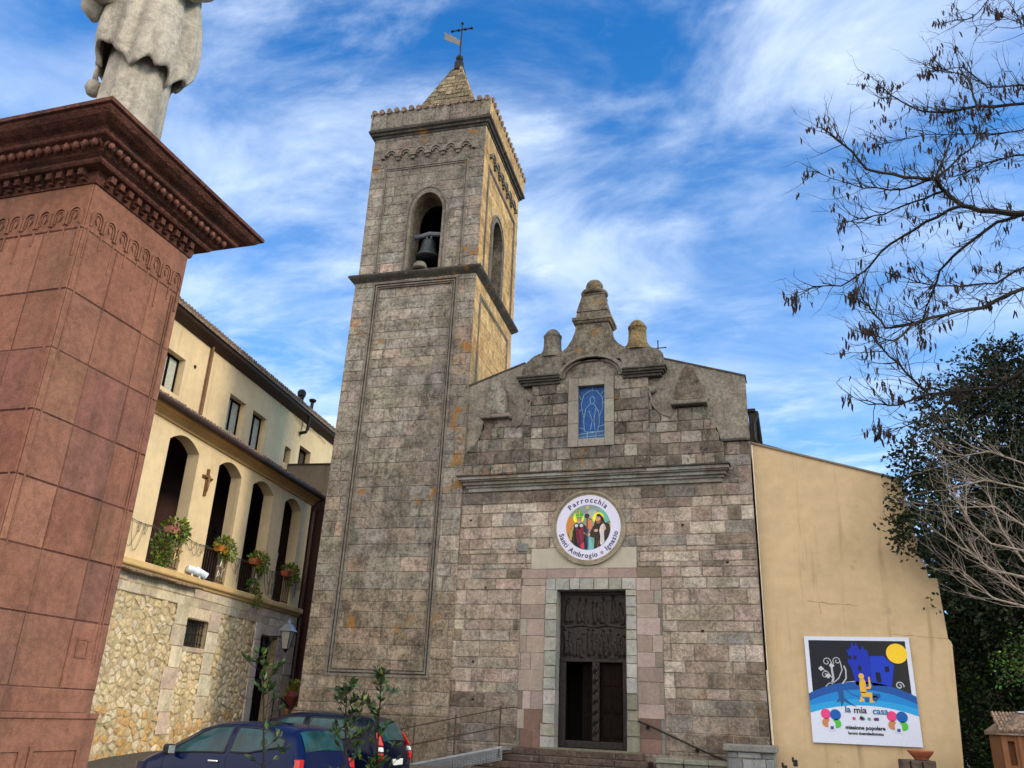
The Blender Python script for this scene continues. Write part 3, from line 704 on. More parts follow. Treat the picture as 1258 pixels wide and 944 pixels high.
# ramp of steel grating with its railing
rp = thing('access_ramp', 'galvanised steel grating ramp rising along the church wall to the door', 'ramp', (-8.6,21.0,.4)); RO = (-8.6,21.0,.4)
def rz(x): return 1.0+(x+6.95)*.215
bm = B(); prism(bm, [(-9.9,rz(-9.9)-.05),(-6.95,.95),(-6.95,1.0),(-9.9,rz(-9.9))], lambda u,v,d: (u,d,v), 20.75, 21.85)
obj('deck', bm, 'galv', rp, RO)
bm = B()
n = 74
for i in range(n+1):
    x = -9.9+2.95*i/n; box(bm, x-.006,x+.006, 20.70,20.715, rz(x)-.26,rz(x)+.02)
for k in range(8):
    d = -.26+.04*k; tube(bm, [(-9.9,20.707,rz(-9.9)+d),(-6.95,20.707,rz(-6.95)+d)], .006, 4)
prism(bm, [(-9.9,rz(-9.9)),(-6.95,1.0),(-6.95,1.05),(-9.9,rz(-9.9)+.05)], lambda u,v,d: (u,d,v), 20.69,20.72)
obj('grating', bm, 'galv', rp, RO)
for x in (-9.3,-8.2,-7.03):
    bm = B(); z = rz(x); tube(bm, [(x,20.72,z-.2),(x,20.72,z+.93)], .022, 8); lathe(bm, [(.03,z+.93),(.03,z+.96),(.005,z+.98)], (x,20.72,0), 8); obj('post', bm, 'rust', rp, RO)
for d in (.90,.48):
    bm = B(); pts = [(-9.9,20.72,rz(-9.9)+d),(-6.9,20.72,rz(-6.9)+d)]
    if d > .8: pts += [(-6.7,20.72,1.93),(-6.62,20.8,1.93)]
    tube(bm, pts, .016, 6); obj('rail', bm, 'rust', rp, RO)
# ================================================================ bell tower
T0 = (-8.93,21.93,0); TROT = radians(3.66)
tower = thing('bell_tower', 'tall square stone bell tower with belfry arches, scalloped parapet and pyramid spire', 'bell tower', T0, TROT)
def Tf(u,v,d): return (u,-d,v)
def Tr(u,v,d): return (d,u,v)
DP = 4.7
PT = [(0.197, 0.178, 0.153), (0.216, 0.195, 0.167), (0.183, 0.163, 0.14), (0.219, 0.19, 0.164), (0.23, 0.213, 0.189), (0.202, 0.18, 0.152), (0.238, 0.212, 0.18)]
PS = [(.46,.30,.14),(.48,.325,.16),(.43,.275,.13),(.47,.31,.145)]  # sunlit gold painted into the stone colour of the right-hand faces
def warp(bm):
    for v in bm.verts: v.co.x *= 1-.042*v.co.z/15.2
def fram(bm, fn, u0, u1, v0, v1, w, d0, d1, col=None, skip=''):
    for k, q in (('l',(u0,u0+w,v0,v1)),('r',(u1-w,u1,v0,v1)),('b',(u0+w,u1-w,v0,v0+w)),('t',(u0+w,u1-w,v1-w,v1))):
        if k not in skip: prism(bm, [(q[0],q[2]),(q[1],q[2]),(q[1],q[3]),(q[0],q[3])], fn, d0, d1, col)
def colT(u, v):
    c = R.choice(PT); k = 1.10+.5*mnoise.noise(Vector((u*.5,v*.28,8.4))); c = tuple(x*k for x in c)
    if R.random() < .07: c = tuple(x*1.25 for x in (c[0],c[1]*.9,c[2]*.86))
    if v < 5: c = tuple(x*k for x,k in zip(R.choice(PT),(1.12,1.02,.92)))
    return c
mo = (.18,.16,.135)
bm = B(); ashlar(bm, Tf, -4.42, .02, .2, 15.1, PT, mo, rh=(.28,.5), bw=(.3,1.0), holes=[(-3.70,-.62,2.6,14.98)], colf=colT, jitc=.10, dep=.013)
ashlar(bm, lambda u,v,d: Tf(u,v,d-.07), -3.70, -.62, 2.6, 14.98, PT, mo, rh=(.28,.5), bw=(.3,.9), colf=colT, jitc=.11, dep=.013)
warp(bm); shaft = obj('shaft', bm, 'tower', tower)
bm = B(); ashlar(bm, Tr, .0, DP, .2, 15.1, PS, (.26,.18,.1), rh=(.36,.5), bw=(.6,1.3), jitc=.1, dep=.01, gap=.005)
warp(bm); obj('side_wall', bm, 'tower_sunlit', tower)
bm = B(); box(bm, -4.40,-.03, .09,DP, -.5,15.1); setcol(bm, bm.faces, PT[0]); warp(bm); obj('core', bm, 'tower', tower)
bm = B()
for off, w, dd in ((0,.07,.035),(.11,.05,.02),(.19,.03,.0)): fram(bm, Tf, -3.70+off-.02, -.62-off+.02, 2.6+off-.02, 14.98-off+.02, w, -.075, dd)
warp(bm)
for off, w, dd in ((0,.07,.03),(.11,.05,.02)): fram(bm, Tr, .55+off, 4.15-off, 6+off, 14.55-off, w, -.01, dd)
obj('panel_moulding', bm, 'moulding', tower)
bm = B(); box(bm, -4.52,.04, -.10,.3, -.3,1.62, .04); box(bm, -4.50,.04, -.05,.3, 1.6,1.72, .05); setcol(bm, bm.faces, (.16,.13,.10)); obj('plinth', bm, 'tower', tower)
wt = -4.26
bm = B(); moulding(bm, [(wt,DP),(wt,0),(.02,0),(.02,DP)], [(0,15.02),(.06,15.08),(.15,15.16),(.19,15.22),(.19,15.27),(.10,15.33),(-.12,15.36),(-.12,15.02)], True); box(bm, wt,0, .05,DP-.05, 15.02,15.34); obj('string_course', bm, 'dmoulding', tower)
# belfry stage
ux0, ux1 = -4.16, .04
aw0, aw1, asp, ari = -2.43, -1.31, 17.55, .82
ac = (aw0+aw1)/2; ah = (aw1-aw0)/2
def arch_f(c, h, sp, ri): return lambda u: sp+ri*sqrt(max(0,1-((u-c)/h)**2)) if abs(u-c) < h else -9
bm = B()
ashlar(bm, Tf, ux0, ux1, 15.34, 21.0, PT, mo, rh=(.34,.44), bw=(.4,.85), holes=[(aw0,aw1,15.3,asp)], lo=arch_f(ac,ah,asp,ari), colf=colT, jitc=.11, dep=.013)
obj('belfry_wall', bm, 'tower', tower)
bm = B(); sc_, sh_, ssp, sri = 1.98, .62, 17.4, .72
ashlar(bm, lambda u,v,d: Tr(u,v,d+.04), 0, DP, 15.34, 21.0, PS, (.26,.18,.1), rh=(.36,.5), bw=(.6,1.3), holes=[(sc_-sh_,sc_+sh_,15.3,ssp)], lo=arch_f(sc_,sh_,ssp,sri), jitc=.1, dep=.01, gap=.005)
obj('side_wall', bm, 'tower_sunlit', tower)
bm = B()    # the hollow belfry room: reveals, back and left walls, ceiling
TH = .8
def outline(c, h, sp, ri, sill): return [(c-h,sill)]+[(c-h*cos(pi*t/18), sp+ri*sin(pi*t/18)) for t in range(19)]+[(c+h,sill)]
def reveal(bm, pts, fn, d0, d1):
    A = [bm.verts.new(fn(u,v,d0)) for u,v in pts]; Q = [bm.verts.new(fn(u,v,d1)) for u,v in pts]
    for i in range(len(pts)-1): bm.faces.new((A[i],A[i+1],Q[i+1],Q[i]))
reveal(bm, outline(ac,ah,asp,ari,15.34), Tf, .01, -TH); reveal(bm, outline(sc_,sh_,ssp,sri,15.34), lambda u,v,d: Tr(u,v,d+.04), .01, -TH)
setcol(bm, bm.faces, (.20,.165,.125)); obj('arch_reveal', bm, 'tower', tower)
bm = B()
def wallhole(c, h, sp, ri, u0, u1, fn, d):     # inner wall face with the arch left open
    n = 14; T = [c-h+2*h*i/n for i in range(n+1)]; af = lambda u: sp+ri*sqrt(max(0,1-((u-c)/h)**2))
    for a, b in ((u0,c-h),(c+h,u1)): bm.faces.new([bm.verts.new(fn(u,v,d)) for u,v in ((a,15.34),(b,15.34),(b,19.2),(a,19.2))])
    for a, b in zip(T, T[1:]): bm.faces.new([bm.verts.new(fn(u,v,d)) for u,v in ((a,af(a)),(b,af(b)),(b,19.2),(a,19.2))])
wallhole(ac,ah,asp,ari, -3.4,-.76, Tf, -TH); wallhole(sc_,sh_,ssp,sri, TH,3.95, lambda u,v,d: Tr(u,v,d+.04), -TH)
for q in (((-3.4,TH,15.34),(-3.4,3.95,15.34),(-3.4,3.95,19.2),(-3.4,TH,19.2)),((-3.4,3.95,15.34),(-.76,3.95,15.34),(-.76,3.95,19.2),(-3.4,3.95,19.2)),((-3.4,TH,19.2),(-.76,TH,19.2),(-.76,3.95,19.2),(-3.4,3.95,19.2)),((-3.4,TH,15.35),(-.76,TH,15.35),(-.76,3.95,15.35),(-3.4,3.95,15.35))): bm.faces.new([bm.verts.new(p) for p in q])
obj('belfry_room', bm, plain('belfry_stone_shade', (.03,.027,.024), .95), tower)  # inner stone painted near-black for the shade of the room
bm = B()    # outer left and back faces of the belfry
for q in (((ux0,0,15.3),(ux0,DP,15.3),(ux0,DP,21),(ux0,0,21)),((ux0,DP,15.3),(.04,DP,15.3),(.04,DP,21),(ux0,DP,21))): bm.faces.new([bm.verts.new(p) for p in q])
setcol(bm, bm.faces, PT[1]); obj('back_wall', bm, 'tower', tower)
for c, h, sp, ri, fn, sl in ((ac,ah,asp,ari,Tf,15.36),(sc_,sh_,ssp,sri,lambda u,v,d: Tr(u,v,d+.045),15.36)):
    bm = B()
    for k0, k1, d0, d1 in ((1.0,1.14,-.02,.06),(1.14,1.24,-.02,.035),(1.24,1.33,-.02,.065)):
        a = outline(c,h*k0,sp,ri*k0+(k0-1)*.1,sl); b = outline(c,h*k1,sp,ri*k1+(k1-1)*.1,sl)
        for i in range(len(a)-1): prism(bm, [a[i],a[i+1],b[i+1],b[i]], fn, d0, d1)
    obj('archivolt', bm, 'moulding', tower)
bm = B()
for off, w, dd in ((0,.06,.045),(.09,.04,.035)):
    fram(bm, Tf, -3.62+off, -.50-off, 15.4, 19.62-off, w, -.01, dd, skip='b'); fram(bm, lambda u,v,d: Tr(u,v,d+.04), .5+off, 4.2-off, 15.4, 19.62-off, w, -.01, dd, skip='b')
obj('panel_moulding', bm, 'moulding', tower)
for fn, s0, n, st_ in ((Tf,-3.72,6,.56),(lambda u,v,d: Tr(u,v,d+.04),.62,6,.58)):    # blind arcade frieze
    bm = B()
    for i in range(n):
        c = s0+st_*(i+.5); r = st_*.40
        for rr, w, dd in ((r,.06,.10),(r*.62,.05,.07)):
            a = [(c+rr*cos(pi*t/10), 20.12+rr*1.15*sin(pi*t/10)) for t in range(11)]; b = [(c+(rr-w)*cos(pi*t/10), 20.12+(rr-w)*1.15*sin(pi*t/10)) for t in range(11)]
            for k in range(10): prism(bm, [a[k],a[k+1],b[k+1],b[k]], fn, -.01, dd)
        if i < n-1: x = s0+st_*(i+1); prism(bm, [(x-.13,20.02),(x+.13,20.02),(x+.10,20.13),(x-.10,20.13)], fn, -.01, .13); prism(bm, [(x-.06,19.9),(x+.06,19.9),(x+.09,20.0),(x-.09,20.0)], fn, -.01, .09)
    prism(bm, [(s0-.08,20.0),(s0+.05,20.0),(s0+.05,20.14),(s0-.08,20.14)], fn, -.01, .12); x = s0+n*st_; prism(bm, [(x-.05,20.0),(x+.08,20.0),(x+.08,20.14),(x-.05,20.14)], fn, -.01, .12)
    obj('blind_arcade', bm, 'moulding', tower)
# cornice, parapet with tile coping, spire
bm = B(); moulding(bm, [(ux0,DP),(ux0,0),(.04,0),(.04,DP)], [(-.1,20.95),(.04,20.95),(.05,21.02),(.12,21.05),(.13,21.12),(.20,21.16),(.21,21.24),(.17,21.27),(-.1,21.27)], True); box(bm, ux0,.0, .02,DP-.02, 20.95,21.26); obj('cornice', bm, 'dmoulding', tower)
bm = B(); a0, a1 = ux0-.17, .21
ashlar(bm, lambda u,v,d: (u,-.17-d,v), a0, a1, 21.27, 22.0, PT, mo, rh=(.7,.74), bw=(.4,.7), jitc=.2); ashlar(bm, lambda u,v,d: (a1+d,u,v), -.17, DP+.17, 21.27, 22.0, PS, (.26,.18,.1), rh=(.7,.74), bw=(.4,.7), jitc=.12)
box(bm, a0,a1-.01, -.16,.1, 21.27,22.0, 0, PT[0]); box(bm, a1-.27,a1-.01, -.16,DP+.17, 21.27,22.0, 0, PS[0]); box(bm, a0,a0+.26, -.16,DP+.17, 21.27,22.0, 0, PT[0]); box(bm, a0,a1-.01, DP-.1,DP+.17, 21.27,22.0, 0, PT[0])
obj('parapet', bm, 'tower', tower)
bm = B()
n = 16
for i in range(n):
    x = a0+.13+(a1-a0-.26)*i/(n-1); dz = R.uniform(-.02,.02); tube(bm, [(x,-.26,21.99+dz),(x,.14,22.06+dz)], [.10,.085], 8); 
for i in range(n):
    y = -.05+(DP+.1)*i/(n-1); dz = R.uniform(-.02,.02); tube(bm, [(a1+.07,y,21.99+dz),(a1-.3,y,22.06+dz)], [.10,.085], 8); tube(bm, [(a0-.07,y,21.99+dz),(a0+.3,y,22.06+dz)], [.10,.085], 8)
obj('tile_coping', bm, 'oldtile', tower)
sx_, sy_, sb, sa, shw = -2.07, 2.35, 21.4, 26.45, 1.75
bm = B(); PSP = [(.17,.14,.09),(.21,.17,.105),(.14,.115,.08),(.24,.20,.13),(.19,.165,.12)]
Hs = sa-sb
for k in range(4):
    a = k*pi/2
    def fs_(u, v, d, a=a):
        t = v/Hs; y = -shw*(1-t)-d; x = u; return (sx_+x*cos(a)-y*sin(a), sy_+x*sin(a)+y*cos(a), sb+v)
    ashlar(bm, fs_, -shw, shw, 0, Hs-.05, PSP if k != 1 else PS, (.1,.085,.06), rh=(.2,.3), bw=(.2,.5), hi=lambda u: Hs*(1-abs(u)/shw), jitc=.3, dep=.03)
v0 = [bm.verts.new((sx_+x*shw, sy_+y*shw, sb)) for x,y in ((-1,-1),(1,-1),(1,1),(-1,1))]; ap = bm.verts.new((sx_,sy_,sa)); fcs = [bm.faces.new((v0[i],v0[(i+1)%4],ap)) for i in range(4)]; setcol(bm, fcs, PSP[0])
obj('spire', bm, 'tower', tower)
bm = B(); lathe(bm, [(.30,25.75),(.24,25.95),(.20,26.1),(.19,26.3),(.10,26.36),(.06,26.40),(.13,26.45),(.155,26.53),(.13,26.62),(.05,26.68),(.03,26.75),(.01,26.76)], (sx_,sy_,0), 14); obj('spire_cap', bm, 'iron', tower, smooth=True)
bm = B(); tube(bm, [(sx_,sy_,26.7),(sx_,sy_,28.4)], .028, 6); vane = obj('weather_vane', bm, 'iron', tower)
bm = B(); tube(bm, [(sx_-.42,sy_,28.08),(sx_+.42,sy_,28.08)], .028, 6)
for x, z in ((-.42,28.08),(.42,28.08),(0,28.42),(-.15,28.08),(.15,28.08)): lathe(bm, [(.001,z-.07),(.06,z-.03),(.06,z+.03),(.001,z+.07)], (sx_+x,sy_,0), 8)
obj('cross', bm, 'iron', vane)
bm = B(); prism(bm, [(-.03,27.22),(-.03,27.52),(-.42,27.86),(-.80,28.12),(-.72,27.92),(-.76,27.72),(-.40,27.48)], lambda u,v,d: (sx_+u,sy_+d,v), -.008, .008); obj('flag', bm, 'flag', vane)
# bell hanging in the front arch
bl = thing('bell', 'dark bronze bell hanging from a beam in the front belfry arch', 'bell', (0,0,0)); 
Lw = Matrix.Translation(T0) @ Matrix.Rotation(TROT, 4, 'Z')
bl.location = Lw @ Vector((-1.90,.42,16.02)); bl.scale = (1.12,1.12,1.12); bl.rotation_euler = (0,0,TROT)
bm = B(); lathe(bm, [(.36,0),(.37,.03),(.32,.10),(.26,.22),(.225,.38),(.21,.52),(.17,.62),(.06,.66),(.01,.67)], n=22); obj('bell_body', bm, 'bell', bl, smooth=True)
bm = B(); tube(bm, [(-.75,0,.78),(-.3,0,.80),(0,0,.86),(.3,0,.82),(.75,0,.78)], [.06,.07,.08,.07,.06], 8); tube(bm, [(-.07,0,.6),(-.07,0,.82)], .025, 6); tube(bm, [(.07,0,.6),(.07,0,.82)], .025, 6); tube(bm, [(-.55,-.1,.75),(-.58,-.2,.3),(-.52,-.1,-.2)], .03, 6); obj('yoke', bm, plain('yoke_paint', (.13,.14,.18), .6), bl)
bm = B(); tube(bm, [(0,0,.4),(.02,0,.05)], .025, 6); lathe(bm, [(.01,-.06),(.06,-.02),(.06,.03),(.01,.08)], (.02,0,0), 10); obj('clapper', bm, 'iron', bl)
bm = B(); c = Lw @ Vector((-1.95,-.02,15.36)); lathe(bm, [(.25,0),(.25,.06),(.22,.16),(.16,.24),(.07,.28),(.01,.29)], c, 16); setcol(bm, bm.faces, (.15,.14,.12)); single('stone_ball', bm, 'relief', 'grey rounded stone lying on the sill of the belfry arch', 'stone', smooth=True)
# ================================================================ yellow building on the right
YB = (2, 22.2, 0)
yb = thing('yellow_building', 'windowless yellow rendered building with sloping roof edge beside the church', 'building', YB)
def Y(u,v,d): return (u, 22.2-d, v)
out = [(-.72,-3.5),(-.72,8.80),(2.84,7.62),(3.06,5.58),(3.12,5.56),(3.14,5.2),(3.33,5.18),(3.37,3.80),(3.42,3.74),(3.44,3.68),(3.30,1.06),(3.25,-3.5)]
bm = B(); prism(bm, out[::-1], Y, 0, -9); obj('wall', bm, 'yellow', yb, YB)
bm = B(); prism(bm, [(-.72,8.80),(2.86,7.615),(2.86,7.66),(-.72,8.85)], Y, .05, -9.1)
obj('roof_coping', bm, 'concrete', yb, YB)
bm = B()
def crackline(bm, pts, w, fn, col): stroke(bm, pts, w, fn, col)
for pts in ([(.35,4.66),(.9,4.60),(1.5,4.55)],[(.62,4.62),(.64,4.35)],[(2.15,3.88),(2.8,3.84),(3.36,3.80)]):
    q = []
    for (a, b), (c, d) in zip(pts, pts[1:]):
        for i in range(6): t = i/6; q.append((a+(c-a)*t, b+(d-b)*t+R.uniform(-.018,.018)))
    q.append(pts[-1]); stroke(bm, q, [R.uniform(.004,.013) for _ in q], lambda u,v: (u,22.196,v), (.2,.15,.09))
obj('cracks', bm, 'paint', yb, YB)
# painted banner on the yellow wall
BNO = (1.36,22.12,1.44)
bn = thing('banner', 'square printed banner with blue castle and yellow moon on the yellow wall', 'banner', BNO)
bx0, bx1, bz0, bz1 = .195, 2.525, 1.445, 3.815
bm = B(); box(bm, bx0,bx1, 22.13,22.17, bz0,bz1, .004); panel = obj('panel', bm, 'white', bn, BNO)
def bf(k): return lambda u,v: (bx0+(bx1-bx0)*u, 22.1285-.0012*k, bz0+(bz1-bz0)*v)
bm = B(); NB = 26
def arcband(top, edge, k, col, low=None):
    up = [(i/NB, edge+(top-edge)*(1-((i/NB-.5)/.5)**2)) for i in range(NB+1)]
    lo = [(i/NB, low) for i in range(NB+1)] if isinstance(low, float) else [(i/NB, low[1]+(low[0]-low[1])*(1-((i/NB-.5)/.5)**2)) for i in range(NB+1)]
    f = bf(k)
    for i in range(NB): poly(bm, [lo[i], lo[i+1], up[i+1], up[i]], f, col)
poly(bm, [(0,0),(1,0),(1,1),(0,1)], bf(0), (.62,.68,.84))
up = [(.04+.92*i/NB, .44+.14*(1-((i/NB-.5)/.5)**2)) for i in range(NB+1)]
for i in range(NB): 
    t = i/NB; poly(bm, [up[i],up[i+1],(up[i+1][0],.963),(up[i][0],.963)], bf(1), (.010+.02*max(0,t-.55),.012+.02*max(0,t-.5),.022))
arcband(.575,.45,2,(.012,.085,.36),(.485,.375)); arcband(.50,.38,3,(.012,.22,.62),(.40,.33)); arcband(.41,.335,4,(.02,.33,.72),(.355,.272))
cb_ = (.008,.03,.42)
poly(bm, [(.46,.54),(.43,.70),(.40,.76),(.415,.83),(.40,.88),(.425,.87),(.43,.90),(.445,.885),(.455,.955),(.475,.905),(.49,.92),(.495,.95),(.51,.915),(.53,.87),(.545,.885),(.56,.915),(.575,.87),(.595,.88),(.605,.84),(.61,.56)], bf(2), cb_)
poly(bm, [(.61,.54),(.61,.815),(.74,.82),(.83,.735),(.79,.54)], bf(2), (.010,.045,.52))
for q in ((.425,.80,.02,.02),(.475,.80,.016,.022),(.51,.70,.018,.028)): disc(bm, q[0],q[1],q[2], bf(3), (.01,.01,.03), 8, q[3])
poly(bm, [(.655,.57),(.70,.57),(.695,.665),(.65,.665)], bf(3), (.008,.008,.02)); poly(bm, [(.745,.665),(.785,.675),(.782,.725),(.742,.72)], bf(3), (.008,.008,.02))
disc(bm, .87,.845,.098, bf(3), (.86,.58,.03), 30, .094)
LG = (.42,.45,.5)
def spiral(cx, cy, r, a0, turns, n=22, sgn=1): return [(cx+r*(1-.8*i/n)*cos(a0+sgn*turns*2*pi*i/n), cy+r*(1-.8*i/n)*sin(a0+sgn*turns*2*pi*i/n)) for i in range(n+1)]
for pts, w in ((spiral(.20,.755,.045,-.6,1.3),.008),(spiral(.30,.765,.042,-2.4,1.3,22,-1),.008),(spiral(.175,.63,.035,.9,1.2),.007),(spiral(.86,.545,.04,-.3,1.3),.011),([(.23,.545),(.25,.60),(.245,.66),(.24,.74)],[.03,.02,.012,.006][1]),([(.25,.56),(.30,.60),(.34,.68),(.33,.76)],.010),([(.33,.55),(.37,.60),(.375,.68),(.36,.72)],.014),([(.24,.6),(.20,.66),(.16,.68)],.008),([(.24,.56),(.2,.55),(.17,.52)],.008)): stroke(bm, pts, w, bf(3), LG)
for x, y in ((.14,.69),(.245,.72),(.2,.62)): 
    for k in range(4): disc(bm, x+.014*cos(k*1.57), y+.012*sin(k*1.57), .011, bf(4), (.55,.58,.66), 8)
TK = (.015,.09,.26)
poly(bm, [(.275,.49),(.33,.49),(.335,.42),(.38,.38),(.45,.335),(.37,.365),(.33,.385),(.30,.33),(.295,.385),(.25,.37),(.285,.42)], bf(5), TK)
stroke(bm, [(.36,.49),(.42,.45),(.5,.42)], .008, bf(5), TK)
for x, y, r in ((.545,.405,.022),(.62,.42,.028),(.65,.445,.024),(.61,.45,.022)): disc(bm, x,y,r, bf(5), TK, 10)
GO = (.72,.42,.05)
disc(bm, .515,.625,.026, bf(6), GO, 14, .028)
for pts in ([(.49,.56),(.50,.60),(.535,.60),(.55,.575),(.545,.47),(.49,.47)],[(.545,.525),(.575,.53),(.578,.62),(.592,.62),(.598,.53),(.588,.51),(.545,.505)],[(.49,.48),(.60,.475),(.595,.40),(.61,.395),(.61,.385),(.57,.385),(.572,.435),(.50,.435)],[(.49,.44),(.52,.41),(.52,.395),(.47,.385),(.48,.41)]): poly(bm, pts, bf(6), GO)
def bt(body, size, u, v, col, bold=0, align=.5):
    add_text(bm, body, size, lambda x,y: (bx0+(bx1-bx0)*u+x, 22.118, bz0+(bz1-bz0)*v+y), col, bold, align)
add = [('la',.20,.355,.287,(.02,.10,.22)),('mia',.20,.47,.283,(.02,.03,.04)),('casa',.20,.655,.279,(.02,.16,.34))]
for b_, s_, u_, v_, c_ in add: bt(b_, s_, u_, v_, c_, .004)
bt('missione popolare', .115, .50, .135, (.015,.015,.02), .004); bt('laconi duemiladiciotto', .085, .50, .088, (.015,.015,.02), .003)
for cx0 in (.19,.80):
    for dx, dy, r, c in ((-.045,.075,.048,(.72,.06,.22)),(-.045,-.005,.042,(.52,.22,.10)),(.05,-.01,.042,(.08,.48,.06)),(.045,.07,.052,(.008,.10,.42))): disc(bm, cx0+dx, .19+dy, r, bf(5+int(dx>0)), c, 22, r*.98)
    poly(bm, [(cx0-.03,.115),(cx0+.035,.115),(cx0+.035,.185),(cx0,.225),(cx0-.03,.185)], bf(8), (.62,.68,.84)); poly(bm, [(cx0-.012,.125),(cx0+.018,.125),(cx0+.018,.155),(cx0-.012,.155)], bf(9), (.05,.08,.3))
for x, c in ((.405,(.5,.08,.2)),(.47,(.55,.06,.18)),(.49,(.05,.15,.4)),(.475,(.08,.3,.1)),(.545,(.1,.3,.2)),(.62,(.05,.1,.3)),(.60,(.4,.05,.15))): disc(bm, x,.232+.012*(x in (.475,)),.016, bf(6), c, 10)
obj('print', bm, 'paint', bn, BNO, fix=False)
# brick pier with terracotta bowl, spotlights
bm = B(); box(bm, 1.92,2.60, 21.0,21.6, -.8,1.20, .02); ashlar(bm, lambda u,v,d: (u,21.0-d,v), 1.92,2.60, -.6,1.2, [(.10,.07,.055),(.08,.06,.05),(.12,.085,.06)], (.06,.05,.04), rh=(.09,.12), bw=(.2,.3)); single('brick_pier', bm, plain('dark_brick', (.085,.062,.05), .9, 0, .4, 12, .4), 'dark brown brick pier under the banner with a bowl on it', 'pier')
bm = B(); lathe(bm, [(.13,0),(.15,.02),(.15,.04),(.17,.05),(.26,.16),(.27,.19),(.25,.19),(.20,.12),(.02,.10)], (2.36,21.25,1.205), 22); single('bowl', bm, 'terracotta', 'wide terracotta bowl on top of the dark brick pier', 'bowl', smooth=True)
for i, (x, z) in enumerate(((-.44,.98),(-.22,1.10))):
    t = thing('spotlight', ('shorter' if i == 0 else 'taller')+' of two black spotlights on thin posts before the yellow wall', 'spotlight', (x,20.5,-.1), 0, 'spotlights at the foot of the yellow wall')
    bm = B(); tube(bm, [(0,0,0),(0,0,z-.02)], .018, 8); lathe(bm, [(.05,0),(.05,.02)], (0,0,0), 12); obj('post', bm, 'galv', t)
    bm = B(); box(bm, -.045,.05, -.05,.07, z-.03,z+.10, .015); box(bm, -.065,-.02, -.03,.05, z+.05,z+.15, .012); obj('lamp_head', bm, 'black', t)
# ================================================================ round parish sign
SG = (-5.14,21.9,6.6)
bm = B()
for r0, r1, d in ((.90,.96,.075),(.96,1.03,.10)):
    a = [(SG[0]+r0*cos(2*pi*t/48), SG[2]+r0*sin(2*pi*t/48)) for t in range(49)]; b = [(SG[0]+r1*cos(2*pi*t/48), SG[2]+r1*sin(2*pi*t/48)) for t in range(49)]
    for i in range(48): prism(bm, [a[i],a[i+1],b[i+1],b[i]], F, .01, d)
cobj('round_moulding', bm, stone('ring_stone', (.27,.235,.18), .25, .2, .3, streak=.3))
sg = thing('round_sign', 'round white parish sign with two haloed saints above the church door', 'sign', SG)
bm = B(); lathe(bm, [(.895,0),(.90,.01),(.90,.05),(.01,.05)], (SG[0],21.93,SG[2]), 64, 'y'); obj('sign_board', bm, 'white', sg, SG)
bm = B(); f0 = lambda k: (lambda u,v: (SG[0]+u, 21.927-.0012*k, SG[2]+v))
disc(bm, 0,0,.885, f0(0), (.62,.62,.80), 64); disc(bm, 0,0,.625, f0(1), (.16,.34,.30), 48)
def seg(a0, a1, r, col, k, r0=0): 
    n = 14; poly(bm, [(r0*cos(a0),r0*sin(a0))]+[(r*cos(a0+(a1-a0)*i/n), r*sin(a0+(a1-a0)*i/n)) for i in range(n+1)], f0(k), col)
seg(2.6,3.9,.622,(.52,.21,.05),2,.1); seg(.2,1.0,.622,(.12,.42,.32),2,.1); seg(1.0,2.0,.622,(.22,.27,.30),2,.15); seg(-.5,.25,.622,(.35,.30,.16),2,.1); seg(4.3,5.0,.622,(.16,.45,.45),2,.1); seg(2.0,2.6,.622,(.20,.30,.16),2,.1)
disc(bm, .03,.05,.11, f0(3), (.55,.20,.10), 14, .2); disc(bm, -.02,.55,.05, f0(3), (.45,.42,.10), 10); disc(bm, .12,.34,.15,f0(3),(.35,.42,.36),14)
BK = (.012,.010,.014)
# left figure: bishop in mitre and red vestment
disc(bm, -.27,.26,.155, f0(4), (.82,.80,.02), 26)
poly(bm, [(-.56,-.20),(-.46,.02),(-.34,.14),(-.18,.14),(-.06,.02),(-.02,-.2),(-.05,-.61),(-.2,-.585),(-.36,-.5),(-.48,-.38)], f0(5), BK)
poly(bm, [(-.54,-.18),(-.46,.0),(-.40,.06),(-.44,-.2),(-.46,-.36),(-.5,-.33)], f0(6), (.45,.38,.14))
poly(bm, [(-.36,.02),(-.26,-.06),(-.12,.03),(-.10,-.2),(-.14,-.45),(-.16,-.58),(-.24,-.55),(-.30,-.40),(-.34,-.15)], f0(6), (.16,.015,.04)); poly(bm, [(-.22,-.50),(-.12,-.40),(-.10,-.58),(-.16,-.595)], f0(7), (.60,.03,.10))
disc(bm, -.25,.21,.075, f0(6), (.48,.26,.16), 14, .10); poly(bm, [(-.33,.25),(-.36,.34),(-.30,.44),(-.24,.47),(-.17,.42),(-.14,.33),(-.17,.25)], f0(7), (.05,.32,.06)); stroke(bm, [(-.25,.26),(-.245,.46)], .025, f0(8), (.5,.55,.1))
disc(bm, -.33,.05,.05, f0(7), (.5,.52,.6), 10); disc(bm, -.19,.05,.05, f0(7), (.5,.52,.6), 10); disc(bm, -.26,.14,.05, f0(7), (.40,.38,.36), 10, .04)
stroke(bm, [(-.03,-.62),(-.03,.24)], .03, f0(8), (.03,.03,.06)); disc(bm, -.03,.31,.065, f0(8), (.03,.01,.02), 14); disc(bm, -.025,.30,.025, f0(9), (.15,.04,.05), 8); poly(bm, [(-.05,-.1),(.02,-.02),(.01,-.6),(-.04,-.61)], f0(7), (.03,.14,.34))
